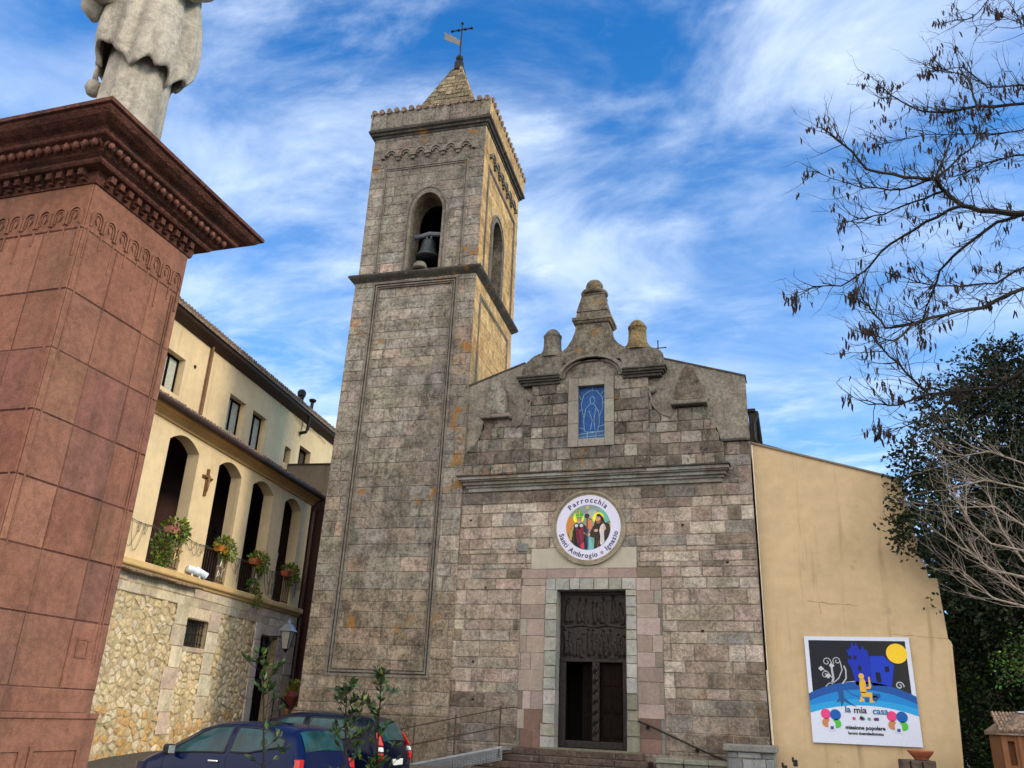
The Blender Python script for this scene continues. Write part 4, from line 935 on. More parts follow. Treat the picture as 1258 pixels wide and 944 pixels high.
# right figure: bearded friar with a white bag
disc(bm, .28,.24,.16, f0(4), (.82,.80,.02), 26)
poly(bm, [(.20,.22),(.24,.35),(.32,.36),(.42,.26),(.46,.12),(.58,.08),(.615,-.1),(.56,-.28),(.44,-.44),(.30,-.545),(.16,-.60),(.18,-.3),(.02,-.25),(.08,-.08),(.16,.06)], f0(5), (.022,.016,.016))
disc(bm, .27,.22,.072, f0(6), (.56,.34,.24), 14, .10); poly(bm, [(.20,.17),(.24,.10),(.29,.08),(.34,.12),(.35,.20),(.30,.17),(.25,.16)], f0(7), (.30,.10,.05)); poly(bm, [(.24,.28),(.25,.34),(.34,.34),(.40,.24),(.38,.08),(.35,.12),(.34,.28)], f0(7), (.025,.012,.010))
poly(bm, [(.34,.02),(.42,.10),(.46,.06),(.44,-.2),(.45,-.42),(.38,-.5),(.33,-.47),(.34,-.25),(.31,-.1)], f0(7), (.60,.57,.58)); disc(bm, .22,-.10,.06, f0(7), (.56,.34,.24), 10, .04); disc(bm, .46,-.04,.035, f0(8), (.56,.34,.24), 10, .06); disc(bm, .02,-.21,.045, f0(8), (.56,.34,.24), 10, .04)
for a, b, c in (((.30,-.36),(.26,-.56),(.20,.12,.05)),((.36,.14),(.52,.02),(.12,.06,.05)),((-.12,-.15),(.0,-.25),(.5,.4,.15))): stroke(bm, [a,b], .02, f0(8), c)
for fx, fy in ((-.25,.225),(.27,.235)):      # faces
    for q in (-1,1): disc(bm, fx+q*.026, fy+.012, .009, f0(8), (.05,.025,.02), 8, .007); stroke(bm, [(fx+q*.012,fy+.030),(fx+q*.042,fy+.028)], .008, f0(8), (.10,.05,.03))
    stroke(bm, [(fx,fy+.01),(fx+.006,fy-.022)], .008, f0(8), (.30,.15,.09)); stroke(bm, [(fx-.02,fy-.048),(fx+.02,fy-.048)], .009, f0(8), (.28,.06,.05))
for pts, c in (([(-.46,-.02),(-.42,-.22),(-.40,-.42)],(.10,.07,.03)),([(-.50,-.12),(-.46,-.3)],(.2,.15,.05)),([(-.30,-.08),(-.26,-.3),(-.22,-.5)],(.08,.008,.02)),([(-.18,-.05),(-.17,-.25),(-.18,-.45)],(.26,.03,.07)),([(-.24,-.1),(-.21,-.3)],(.30,.05,.09)),([(-.08,.0),(-.06,-.3),(-.09,-.55)],(.05,.04,.06)),([(.12,.0),(.16,-.2),(.2,-.5)],(.07,.05,.045)),([(.24,-.15),(.24,-.35),(.22,-.55)],(.06,.045,.04)),([(.50,.02),(.53,-.12),(.50,-.28)],(.07,.055,.05)),([(.56,.0),(.57,-.15)],(.06,.05,.05)),([(.38,.02),(.39,-.2),(.38,-.42)],(.42,.39,.40)),([(.42,.04),(.43,-.15),(.42,-.35)],(.48,.45,.46)),([(-.33,.40),(-.18,.40)],(.45,.5,.1)),([(-.35,.30),(-.15,.30)],(.45,.5,.1)),([(-.5,.3),(-.42,.45),(-.3,.54)],(.3,.36,.2)),([(.1,.45),(.25,.5),(.4,.44)],(.3,.45,.42))): stroke(bm, pts, .016, f0(8), c)
# lettering along the rim
def arc_text(body, r, a_start, a_end, size, top):
    ws = []
    for ch in body: 
        vs, fs = text_mesh(ch, size, .004 if ch not in 'eg' else .0015 if ch == 'g' else 0) if ch != ' ' else ([], [])
        ws.append((max(v[0] for v in vs) if vs else size*.35, vs, fs))
    tot = sum(w for w, _, _ in ws); span = abs(a_end-a_start)*r; gap = (span-tot)/max(1,len(body)-1); s = 0
    for w, vs, fs in ws:
        mid = s+w/2; a = a_start+(a_end-a_start)*mid/span
        if vs:
            er = Vector((cos(a),sin(a))); et = Vector((sin(a),-cos(a))) if top else Vector((-sin(a),cos(a))); en = er if top else -er
            V = []
            for v in vs:
                p = er*r + et*(v[0]-w/2) + en*v[1]; V.append(bm.verts.new(f0(4)(p.x,p.y)))
            G = []
            for f in fs:
                try: G.append(bm.faces.new([V[i] for i in f]))
                except ValueError: pass
            setcol(bm, G, (.015,.015,.05))
        s += w+gap
arc_text('Parrocchia', .69, radians(137), radians(46), .20, True)
arc_text('Santi Ambrogio e Ignazio', .835, radians(193), radians(350), .185, False)
obj('print', bm, 'paint', sg, SG, fix=False)
# ================================================================ long cream building on the left
L0 = (-15.86,17.89,0); LROT = radians(7.09)
lb = thing('cream_building', 'long cream building with stone ground floor, arched loggia and tiled roofs', 'building', L0, LROT)
def L(u,v,d): return (d,u,v)
LW = Matrix.Translation(L0) @ Matrix.Rotation(LROT, 4, 'Z')
def clip(P, a, n):     # keep the side where (p-a).n <= 0
    o = []
    for i in range(len(P)):
        p, q = P[i], P[(i+1)%len(P)]; dp = (p[0]-a[0])*n[0]+(p[1]-a[1])*n[1]; dq = (q[0]-a[0])*n[0]+(q[1]-a[1])*n[1]
        if dp <= 0: o.append(p)
        if dp*dq < 0: t = dp/(dp-dq); o.append((p[0]+(q[0]-p[0])*t, p[1]+(q[1]-p[1])*t))
    return o
def rubble(bm, fn, u0, u1, v0, v1, sx, sy, colf, skip):
    nx, ny = int((u1-u0)/sx), int((v1-v0)/sy); S_ = {}
    for i in range(-1, nx+2):
        for j in range(-1, ny+2): S_[i,j] = (u0+(i+.5+R.uniform(-.42,.42)+(.5 if j%2 else 0))*sx, v0+(j+.5+R.uniform(-.36,.36))*sy)
    for k_ in list(S_):
        if R.random() < .26: del S_[k_]
    for i in range(nx+1):
        for j in range(ny+1):
            c = S_.get((i,j))
            if c is None: continue
            if skip(*c) or not (u0 < c[0] < u1 and v0 < c[1] < v1): continue
            P = [(u0,v0),(u1,v0),(u1,v1),(u0,v1)]
            P = clip(P,(c[0]+sx*2.2,0),(1,0)); P = clip(P,(c[0]-sx*2.2,0),(-1,0))
            for a in range(-3,4):
                for b in range(-3,4):
                    q = S_.get((i+a,j+b))
                    if q is None or (a==0 and b==0): continue
                    P = clip(P, ((c[0]+q[0])/2,(c[1]+q[1])/2), (q[0]-c[0],q[1]-c[1]))
                    if len(P) < 3: break
                if len(P) < 3: break
            if len(P) < 3: continue
            cx = sum(p[0] for p in P)/len(P); cy = sum(p[1] for p in P)/len(P); d = R.uniform(.012,.045); tx, ty = R.uniform(-.07,.07), R.uniform(-.07,.07)
            def ring(k, dd): return [bm.verts.new(fn(cx+(p[0]-cx)*k+R.uniform(-.006,.006), cy+(p[1]-cy)*k+R.uniform(-.006,.006), dd+(tx*(p[0]-cx)+ty*(p[1]-cy))*(dd > .01))) for p in P]
            r0 = [bm.verts.new(fn(p[0],p[1],0)) for p in P]; g = R.uniform(.009,.022)/min(sx,sy)*2
            r1 = ring(1-g, .002); r2 = ring(1-g-.10, d*.75); r3 = ring(.45, d)
            n = len(P); col = colf(cx,cy)
            setcol(bm, [bm.faces.new((r0[k],r0[(k+1)%n],r1[(k+1)%n],r1[k])) for k in range(n)], jit((.46,.38,.25),.15))
            fs = []
            for A, Q in ((r1,r2),(r2,r3)): fs += [bm.faces.new((A[k],A[(k+1)%n],Q[(k+1)%n],Q[k])) for k in range(n)]
            fs.append(bm.faces.new(r3)); setcol(bm, fs, col)
gr = (1.98,3.12,3.16,3.90); dr = (6.40,7.62,.3,3.88)
def skip(u, v): return (gr[0]-.1 < u < gr[1]+.1 and gr[2]-.1 < v < gr[3]+.1) or (dr[0]-.15 < u < dr[1]+.15 and v < dr[3]+.1) or u > 8.75
PRB = [(.57,.46,.28),(.54,.43,.25),(.60,.50,.33),(.52,.41,.235),(.56,.44,.25),(.60,.51,.36),(.49,.385,.22)]
def colR(u, v):
    c = R.choice(PRB)
    if v < 1.5 and R.random() < .75-.3*v: c = (c[0]*.92, c[1]*.72, c[2]*.5)
    c = (c[0]*1.12, c[1]*1.13, c[2]*1.18); return jit(c,.11,.03)
bm = B(); rubble(bm, L, -7, 8.95, -.4, 4.25, .235, .145, colR, skip); stonew = obj('stone_wall', bm, 'rubble', lb)
bm = B(); PD = [(.56,.48,.36),(.50,.43,.32),(.60,.53,.42),(.52,.42,.34)]
fn6 = lambda u,v,d: L(u,v,d+.035)
ashlar(bm, fn6, -7, 8.95, 4.22, 4.74, PD, (.42,.33,.22), rh=(.24,.28), bw=(.3,.75), jitc=.15, dep=.02)
for a, b, v0_, v1_ in ((1.42,1.98,.9,4.24),(3.12,3.72,1.3,4.24),(1.98,3.12,3.90,4.24),(1.9,3.2,3.02,3.16)): 
    n = max(1, int((v1_-v0_)/.5)); 
    for k in range(n): 
        e = R.uniform(-.06,.14) if b-a < .7 else 0
        cell(bm, fn6, a-(e if a < 3 and b < 2 else 0), b+(e if a > 3 else 0), v0_+(v1_-v0_)*k/n, v0_+(v1_-v0_)*(k+1)/n, jit(R.choice(PD),.14), (.42,.33,.22), .008, .03, .015)
for a, b in ((5.95,6.40),(7.62,8.15)):
    v = .2
    while v < 3.9:
        h = R.uniform(.4,.7); h = min(h, 4.24-v); cell(bm, fn6, a, b+(R.uniform(0,.1) if a > 7 else 0), v, v+h, jit((.56,.45,.40) if a > 7 else (.60,.54,.48),.1), (.42,.33,.22), .006, .03, .012); v += h
cell(bm, fn6, 6.40, 7.62, 3.88, 4.24, (.54,.45,.38), (.42,.33,.22), .006, .03, .012)
v = -.2
while v < 4.2:
    h = min(R.uniform(.36,.6), 4.24-v); e = R.uniform(.0,.3); cell(bm, fn6, 8.2+e, 8.97, v, v+h, jit(R.choice([(.52,.40,.34),(.48,.38,.31),(.55,.46,.37)]),.1), (.42,.33,.22), .007, .03, .012); v += h
obj('dressed_stone', bm, 'dress', lb)
bm = B()   # masonry core with the two recesses
for q in ((-7,gr[0],-.5,4.72),(gr[0],gr[1],-.5,gr[2]),(gr[0],gr[1],gr[3],4.72),(gr[1],dr[0],-.5,4.72),(dr[0],dr[1],dr[3],4.72),(dr[1],8.95,-.5,4.72)): box(bm, -.6,-.002, q[0],q[1], q[2],q[3])
box(bm, -6,-.6, -7,8.95, -.5,4.72)
setcol(bm, bm.faces, (.42,.33,.2)); obj('core', bm, 'dress', lb)
gw = None
bm = B(); box(bm, -.32,-.28, gr[0],gr[1], gr[2],gr[3]); gwin = obj('window', bm, 'glass', lb)
bm = B()
for k in range(7): y = gr[0]+(gr[1]-gr[0])*(k+.5)/7; tube(bm, [(-.08,y,gr[2]),(-.08,y,gr[3])], .016, 6)
for k in range(3): z = gr[2]+(gr[3]-gr[2])*(k+.5)/3; box(bm, -.09,-.07, gr[0],gr[1], z-.012,z+.012)
obj('grille', bm, 'iron', gwin)
bm = B(); box(bm, -.30,-.25, dr[0],dr[1], .3,dr[3]); 
for a, b in ((dr[0]+.08,7.0),(7.04,dr[1]-.08)):
    for z0, z1 in ((.6,1.6),(1.75,2.7),(2.85,3.7)): box(bm, -.26,-.225, a,b, z0,z1, .015)
obj('door', bm, 'wood', lb)
# balcony ledge
bm = B(); moulding(bm, [(0,8.95),(0,-7)][::-1], [(-.3,4.74),(.10,4.74),(.13,4.80),(.20,4.83),(.22,4.86),(.22,4.97),(.18,5.0),(-.3,5.0)]); obj('ledge', bm, plaster('ledge_plaster', (.60,.42,.20), .6), lb)
bm = B()
u = -2.5
while u < 1.9:
    w = R.uniform(.18,.4); box(bm, .02,.33+R.uniform(-.05,.05), u,u+w, 4.69+R.uniform(-.02,.02),4.735, .006); u += w*R.uniform(.8,1)+.004
obj('slate_edge', bm, 'oldtile', lb)
# loggia wall with arched openings
OP = [(-2.95,-1.60),(-.36,1.14),(2.28,3.68),(4.45,5.93),(6.82,8.20)]
ZS, RI, LT = 8.40, .28, .37
def segarch(a, b): return lambda u: ZS+RI*(1-((u-(a+b)/2)/((b-a)/2))**2)
bm = B(); yy = -7
def quad(bm, *p): return bm.faces.new([bm.verts.new(q) for q in p])
for d in (0, -LT):
    y = -7
    for a, b in OP+[(8.95,8.95)]:
        quad(bm, (d,y,5.0),(d,a,5.0),(d,a,9.0),(d,y,9.0)); y = b
    for a, b in OP:
        f = segarch(a,b); n = 14
        for i in range(n): u0, u1 = a+(b-a)*i/n, a+(b-a)*(i+1)/n; quad(bm, (d,u0,f(u0)),(d,u1,f(u1)),(d,u1,9.0),(d,u0,9.0))
for a, b in OP:
    f = segarch(a,b); n = 14; pts = [(a,5.0)]+[(a+(b-a)*i/n, f(a+(b-a)*i/n)) for i in range(n+1)]+[(b,5.0)]
    for p, q in zip(pts, pts[1:]): quad(bm, (0,p[0],p[1]),(0,q[0],q[1]),(-LT,q[0],q[1]),(-LT,p[0],p[1]))
quad(bm, (0,8.95,5.0),(-LT,8.95,5.0),(-LT,8.95,9.0),(0,8.95,9.0)); bmesh.ops.remove_doubles(bm, verts=bm.verts, dist=.0005)
obj('loggia_wall', bm, 'cream', lb)
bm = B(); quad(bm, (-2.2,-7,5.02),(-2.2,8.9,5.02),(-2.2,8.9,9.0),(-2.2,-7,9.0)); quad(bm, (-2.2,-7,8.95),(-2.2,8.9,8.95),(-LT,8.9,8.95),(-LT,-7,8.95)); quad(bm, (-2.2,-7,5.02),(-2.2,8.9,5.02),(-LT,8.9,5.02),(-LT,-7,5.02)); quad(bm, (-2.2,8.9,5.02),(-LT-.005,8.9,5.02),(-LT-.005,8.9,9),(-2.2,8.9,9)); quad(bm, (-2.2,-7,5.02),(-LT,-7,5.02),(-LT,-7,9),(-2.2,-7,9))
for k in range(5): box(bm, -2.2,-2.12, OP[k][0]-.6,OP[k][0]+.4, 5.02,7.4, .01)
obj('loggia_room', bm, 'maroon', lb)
for a, b in OP:
    bm = B(); x = -.06
    tube(bm, [(x,a,5.95),(x,b,5.95)], .022, 6); tube(bm, [(x,a,5.12),(x,b,5.12)], .016, 6)
    n = 10
    for k in range(n): y = a+(b-a)*(k+.5)/n; tube(bm, [(x,y,5.12),(x,y,5.95)], .011, 5)
    obj('balcony_railing', bm, 'rust', lb)
# eave, low roof
bm = B(); moulding(bm, [(0,-7),(0,9.0)], [(-.3,8.82),(.06,8.82),(.08,8.88),(.16,8.94),(.20,8.98),(.34,9.02),(.34,9.06),(-.3,9.06)]); obj('eave_moulding', bm, plaster('eave_plaster', (.50,.30,.13), .5), lb)
bm = B(); tube(bm, [(.42,-7,9.10),(.42,9.25,9.10)], .095, 10); box(bm, .28,.36, -7,9.2, 9.04,9.14); obj('gutter', bm, 'gutter', lb)
def tiles(bm, x0, z0, x1, z1, y0, y1, sp=.21, r=.085, seg_=.42):
    n = int((y1-y0)/sp); Ls = sqrt((x1-x0)**2+(z1-z0)**2); m = max(1, int(Ls/seg_))
    for i in range(n):
        y = y0+sp*(i+.5)
        for k in range(m):
            t0, t1 = k/m, (k+1.12)/m; dz = R.uniform(-.012,.012); a = (x0+(x1-x0)*t0, y+R.uniform(-.012,.012), z0+(z1-z0)*t0+dz+.02); b = (x0+(x1-x0)*t1, y+R.uniform(-.01,.01), z0+(z1-z0)*t1+dz)
            tube(bm, [a,b], [r,r*.82], 7)
bm = B(); prism(bm, [(.42,9.13),(-1.6,9.95),(-1.6,9.85),(.42,9.05)], lambda u,v,d: (u,d,v), -7, 9.2); tiles(bm, .46,9.17,-1.5,9.95, -7,9.2, .17, .06, seg_=.5); obj('loggia_roof', bm, 'oldtile', lb)
bm = B(); tube(bm, [(.3,9.08,9.05),(.06,9.08,8.6),(.06,9.08,5.1),(.10,9.08,4.6),(.10,9.08,.6)], .075, 10); obj('downpipe', bm, 'gutter', lb)
# upper storey
WN = [(.72,1.78,10.50,11.72),(4.62,5.74,10.42,11.72),(6.30,7.36,10.38,11.72),(9.10,9.62,10.60,11.26),(10.34,11.42,10.55,11.68),(11.75,12.6,10.3,10.95)]
ZT = 12.72
bm = B()
yb_ = -7
for w in WN+[(14.5,14.5,0,0)]:
    quad(bm, (-1.5,yb_,9.3),(-1.5,w[0],9.3),(-1.5,w[0],ZT),(-1.5,yb_,ZT)); yb_ = w[1]
for a, b, z0, z1 in WN:
    quad(bm, (-1.5,a,9.3),(-1.5,b,9.3),(-1.5,b,z0),(-1.5,a,z0)); quad(bm, (-1.5,a,z1),(-1.5,b,z1),(-1.5,b,ZT),(-1.5,a,ZT))
    for p, q in (((a,z0),(b,z0)),((b,z0),(b,z1)),((b,z1),(a,z1)),((a,z1),(a,z0))): quad(bm, (-1.5,p[0],p[1]),(-1.5,q[0],q[1]),(-1.78,q[0],q[1]),(-1.78,p[0],p[1]))
quad(bm, (-1.5,14.5,0),(-7,14.5,0),(-7,14.5,ZT),(-1.5,14.5,ZT)); quad(bm, (-1.5,8.95,0),(-1.5,14.5,0),(-1.5,14.5,9.3),(-1.5,8.95,9.3))
bmesh.ops.remove_doubles(bm, verts=bm.verts, dist=.0005); obj('upper_wall', bm, 'cream', lb)
for i, (a, b, z0, z1) in enumerate(WN):
    bm = B(); x = -1.78; m = (a+b)/2
    for q in ((a,a+.07,z0,z1),(b-.07,b,z0,z1),(a+.07,b-.07,z1-.07,z1),(a+.07,b-.07,z0,z0+.07)): box(bm, x,x+.06, q[0],q[1], q[2],q[3], .008)
    if b-a > .8: box(bm, x,x+.055, m-.045,m+.045, z0+.07,z1-.07, .006)
    w = obj('window', bm, 'wood', lb)
    bm = B(); quad(bm, (x+.02,a+.06,z0+.06),(x+.02,b-.06,z0+.06),(x+.02,b-.06,z1-.06),(x+.02,a+.06,z1-.06)); obj('pane', bm, 'curtain' if i in (0,1,2) else 'glass', w)
bm = B(); moulding(bm, [(-1.5,-7),(-1.5,14.6)], [(-.2,12.68),(.04,12.68),(.30,12.82),(.36,12.84),(.40,12.98),(.36,13.04),(-.2,13.04)]); obj('roof_eave', bm, 'gutter', lb)
bm = B(); prism(bm, [(-1.05,13.03),(-5.5,14.6),(-5.5,14.5),(-1.05,12.93)], lambda u,v,d: (u,d,v), -7, 14.6); tiles(bm, -1.04,13.06,-5.4,14.60, -7,14.6, .17, .055, seg_=1.2); obj('roof', bm, 'oldtile', lb)
bm = B(); tube(bm, [(-1.42,2.98,12.9),(-1.42,2.98,9.7)], .055, 8); obj('downpipe', bm, plain('copper_pipe', (.16,.085,.045), .5, .3), lb)
bm = B(); lathe(bm, [(.06,0),(.06,.02),(.01,.02)], (-1.5,2.3,11.72), 12, 'x'); obj('vent', bm, 'dark', lb)
bm = B(); tube(bm, [(-1.48,10.1,12.1),(-1.22,10.12,12.15),(-1.2,10.2,12.3),(-1.2,10.3,13.55)], .07, 8); lathe(bm, [(.08,13.5),(.14,13.55),(.16,13.62),(.02,13.68)], (-1.2,10.3,0), 10); obj('flue_pipe', bm, 'iron', lb)
bm = B(); lathe(bm, [(.11,13.1),(.11,13.3),(.16,13.35),(.18,13.5),(.12,13.6),(.02,13.64)], (-1.15,9.15,0), 10); tube(bm, [(-1.1,9.15,13.3),(-.95,8.95,13.2)], .05, 6); obj('roof_cowl', bm, 'black', lb)
bm = B(); pts = [(-1.47,9.0,13.0),(-1.44,9.4,12.6),(-1.44,10.4,12.5),(-1.44,11.5,12.62),(-1.44,12.6,12.45)]; tube(bm, pts, .012, 5); obj('cable', bm, 'cable', lb)
tw_ = thing('terrace_wall', 'stained brown concrete terrace parapet between cream building and bell tower', 'wall', LW @ Vector((0,9.5,4.7)), LROT)
bm = B(); box(bm, -1.46,1.3, 0,.25, 4.5,5.86); obj('parapet', bm, 'concrete', tw_); bm = B(); box(bm, -1.48,1.32, -.04,.29, 5.86,5.92, .01); obj('coping', bm, 'gutter', tw_)
bm = B(); box(bm, -1.44,1.35, .02,.22, -5.0,4.5); obj('alley_gap_shade', bm, 'maroon', tw_)  # dark sheet painted in for the shaded alley gap beside the tower
# ================================================================ red stone monument with its statue
P0_ = (-5.07,4.23,-.1); PROT = radians(1.45)
mon = thing('monument_pedestal', 'tall red stone monument pedestal with carved cornice of eggs and dentils', 'pedestal', P0_, PROT)
ZO = .1      # local z = world z + .1
WX, WY = 1.25, 1.18
def Pr(u,v,d): return (d,u,v+ZO)
def Pl(u,v,d): return (-u,-d,v+ZO)        # u runs away from the near corner
PP = [(0.25, 0.113, 0.077), (0.234, 0.106, 0.073), (0.265, 0.124, 0.084), (0.226, 0.103, 0.076), (0.248, 0.111, 0.077)]
ZJ = [1.76,2.24,2.68,3.14,3.62,4.11,4.60,5.14,5.56]
bm = B()
for z0, z1 in zip(ZJ, ZJ[1:]):
    base = R.choice(PP); last = z0 >= 4.6
    for fn, cuts in ((Pr,[0,.37,.82,WY]),(Pl,[0,.38,.8,WX])):
        if z0 >= 5.1: cuts = [0, WY if fn is Pr else WX]
        for a, b in zip(cuts, cuts[1:]): cell(bm, fn, a, b, z0, z1, jit(R.choice(PP+[base]*3),.10), (.10,.045,.036), .0035, .008, .005, tilt=.0015)
    for fn in (lambda u,v,d: (-WX-d,u,v+ZO), lambda u,v,d: (-u,WY+d,v+ZO)): cell(bm, fn, 0, 1.2, z0, z1, base, (.10,.045,.036), .0035, .008, .005)
obj('shaft', bm, 'porphyry', mon)
bm = B(); box(bm, -WX+.002,-.002, .002,WY-.002, ZO,5.62+ZO); 
box(bm, -WX-.02,.035, -.035,WY+.05, ZO,1.58+ZO, .01)
for a, b in ((.06,.30),(.36,.58),(.64,1.1)):
    for z0, z1 in ((.9,1.38),): fram(bm, lambda u,v,d: Pr(u,v,d+.035), a,b, z0,z1, .03, 0, .014); fram(bm, lambda u,v,d: Pl(u,v,d+.035), a,b, z0,z1, .03, 0, .014)
for z0, z1 in ((1.56,1.60),(1.60,1.76)):
    e = .05 if z0 < 1.59 else .012; box(bm, -WX-e,e, -e,WY+(.04 if z0 < 1.59 else -.06), z0+ZO,z1+ZO, .006)
setcol(bm, bm.faces, (.24,.11,.075)); obj('base', bm, 'porphyry', mon)
bm = B()    # fine vertical grooves near the far edge, corner fillet, small square panel
for fn, W_ in ((Pr,WY),(Pl,WX)):
    for u in (W_-.115,W_-.085): prism(bm, [(u,1.95),(u+.012,1.95),(u+.012,5.1),(u,5.1)], fn, 0, .014)
    prism(bm, [(.052,1.95),(.066,1.95),(.066,5.1),(.052,5.1)], fn, 0, .012)
fram(bm, Pr, .88,1.0, 1.98,2.12, .014, .005, .018)
for z in (1.55,): pass
setcol(bm, bm.faces, (.22,.10,.070)); obj('groove_moulding', bm, 'porphyry', mon)
bm = B()    # carved row of little arches with lozenges and alternate long stems
for fn, W_, n in ((Pr,WY,8),(Pl,WX,8)):
    s = (W_-.06)/n
    for i in range(n):
        c = .03+s*(i+.5); r = s*.47; zb = 5.27
        for rr, w, d, lg in ((r*1.0,.017,.024,.09),(r*.66,.012,.015,.07)):
            a = [(c+rr*cos(pi*t/12), zb+rr*1.15*sin(pi*t/12)) for t in range(13)]; b = [(c+(rr-w)*cos(pi*t/12), zb+(rr-w)*1.15*sin(pi*t/12)) for t in range(13)]
            for k in range(12): prism(bm, [a[k],a[k+1],b[k+1],b[k]], fn, 0, d)
            for q in (-1,1): prism(bm, [(c+q*rr,zb-lg),(c+q*(rr-w),zb-lg),(c+q*(rr-w),zb),(c+q*rr,zb)][::q], fn, 0, d)
        prism(bm, [(c,zb-.05),(c+.02,zb-.012),(c,zb+.026),(c-.02,zb-.012)], fn, 0, .018)
        dn = .24 if i%2 else .38
        prism(bm, [(c-r-.004,zb-dn),(c-r+.010,zb-dn),(c-r+.010,zb-.09),(c-r-.004,zb-.09)], fn, 0, .013)
    x = .03+s*n-.01; prism(bm, [(x-.014,zb-.3),(x+.004,zb-.3),(x+.004,zb),(x-.014,zb)], fn, 0, .018)
setcol(bm, bm.faces, (.25,.115,.077)); obj('arch_frieze', bm, 'porphyry', mon)
ring = [(0,0),(0,WY),(-WX,WY),(-WX,0)]
ring = [(-WX,WY),(-WX,0),(0,0),(0,WY)]
bm = B()
def mz(p): return [(o,z+ZO) for o,z in p]
moulding(bm, ring, mz([(-.1,5.55),(.02,5.55),(.03,5.60),(.03,5.655),(.12,5.66),(.135,5.675),(.135,5.70),(.17,5.715),(.19,5.735),(.20,5.742),(.20,5.75),(.215,5.775),(.285,5.785),(.295,5.795),(.295,5.815),(.31,5.83),(.36,5.845),(.405,5.87),(.43,5.90),(.435,5.915),(.46,5.92),(.46,5.955),(.445,5.965),(-.1,5.975)]), True)
obj('cornice', bm, 'porphyry_dark', mon)
for fn, W_ in ((Pr,WY),(Pl,WX)):
    n = 11
    for i in range(n): 
        bm = B(); u = .03+(W_-.06)*(i+.5)/n; w = .026
        prism(bm, [(u-w,5.595),(u+w,5.595),(u+w,5.655),(u-w,5.655)], fn, .02, .095); prism(bm, [(u-w*.8,5.57),(u+w*.8,5.57),(u+w*.8,5.6),(u-w*.8,5.6)], fn, .02, .06)
        obj('dentil', bm, 'porphyry_dark', mon)
bm = B()
for fn, W_ in ((Pr,WY),(Pl,WX)):
    n = 18
    for i in range(n):
        u = -.20+(W_+.4)*(i+.5)/n; c = fn(u,5.765,.235); s = (W_+.4)/n
        a = bmesh.ops.create_icosphere(bm, subdivisions=2, radius=1, matrix=Matrix.Translation(c) @ Matrix.Diagonal((.027,.027,.034,1)))
        for q in (-1,1):
            pts = [Vector(fn(u+q*(.034+.006*sin(t*pi)), 5.79-.055*t, .245-.045*t)) for t in (0,.5,1)]; tube(bm, pts, [.010,.011,.006], 5)
obj('egg_band', bm, plain('carved_porphyry', (.22,.095,.068), .85, 0, .35, 14, .4), mon, smooth=True)
# statue: robed figure with a wide cloak, seen from behind and below
SB = Matrix.Translation(P0_) @ Matrix.Rotation(PROT, 4, 'Z') @ Vector((-.47,.57,6.06))
sta = thing('statue', 'pale stone statue of a robed figure in a scalloped cloak on the red pedestal', 'statue', SB, radians(38)); 
bm = B(); box(bm, -.40,.40, -.34,.34, -.0,.16, .03); setcol(bm, bm.faces, (1,1,1)); obj('plinth', bm, 'marble', sta)
def rings(bm, n, zs, rf):
    A = [[bm.verts.new((*rf(2*pi*k/n, z, i)[:2], rf(2*pi*k/n, z, i)[2])) for k in range(n)] for i, z in enumerate(zs)]
    for p, q in zip(A, A[1:]):
        for k in range(n): bm.faces.new((p[k],p[(k+1)%n],q[(k+1)%n],q[k]))
    return A
bm = B(); zs = [.16+.06*i for i in range(28)]
def tun(a, z, i):
    f = .050*abs(sin(a*4.5+.4))**.55+.014*sin(a*9+1+z)-.015; r = .24+.02*(1-z/1.8)+f-.012
    if z < .3: r += .03*(.3-z)/.14
    return (r*1.12*cos(a), r*.95*sin(a), z)
A = rings(bm, 90, zs, tun); bm.faces.new(A[-1]); obj('tunic', bm, 'marble', sta, smooth=True)
bm = B(); nz = 34
def hem(a): return 1.27+.075*sin(a*2+.6)+.055*sin(a*5+.9)+.085*(abs(sin(a*5.5+.2))**.7-.5)+.03*sin(a*13)
def cloak(inner):
    def f(a, z, i):
        t = i/(nz-1); zz_ = hem(a)+(3.02-hem(a))*t
        rb = [.405,.43,.435,.425,.41,.385,.36,.34,.325,.31,.22,.12]
        x = t*(len(rb)-1); k = int(min(x, len(rb)-2)); r = rb[k]+(rb[k+1]-rb[k])*(x-k)
        fold = (.045*sin(a*5+.6*zz_+.5)+.045*(abs(sin(a*5.5+.2))**.6-.6)+.014*sin(a*15))*(1-t*.45)
        r += fold-(.035 if inner else 0)
        return (r*cos(a)*1.0, r*.80*sin(a), zz_+(.0 if not inner else .015))
    return f
O = rings(bm, 120, range(nz), cloak(False)); I = rings(bm, 120, range(nz), cloak(True))
for k in range(120): bm.faces.new((O[0][k],O[0][(k+1)%120],I[0][(k+1)%120],I[0][k]))
obj('cloak', bm, 'marble', sta, smooth=True)
bm = B()     # bent arm in its wide hanging sleeve, on the left of the figure
tube(bm, [(-.26,-.05,2.78),(-.42,-.08,2.45),(-.47,-.14,2.12),(-.44,-.26,1.95),(-.38,-.38,1.93)], [.13,.14,.15,.15,.13], 18)
tube(bm, [(-.47,-.10,2.2),(-.50,-.12,2.0),(-.50,-.13,1.82),(-.47,-.12,1.70)], [.12,.13,.11,.03], 16); tube(bm, [(.26,-.05,2.78),(.40,-.12,2.45),(.34,-.30,2.25),(.12,-.42,2.3)], [.12,.13,.13,.09], 16)
obj('sleeve', bm, 'marble', sta, smooth=True)
bm = B(); lathe(bm, [(.01,2.86),(.07,2.88),(.075,2.98),(.09,3.02),(.125,3.10),(.135,3.2),(.115,3.31),(.06,3.37),(.01,3.38)], (0,-.03,0), 22); tube(bm, [(0,-.14,3.2),(0,-.185,3.17),(0,-.14,3.15)], [.02,.028,.018], 8)
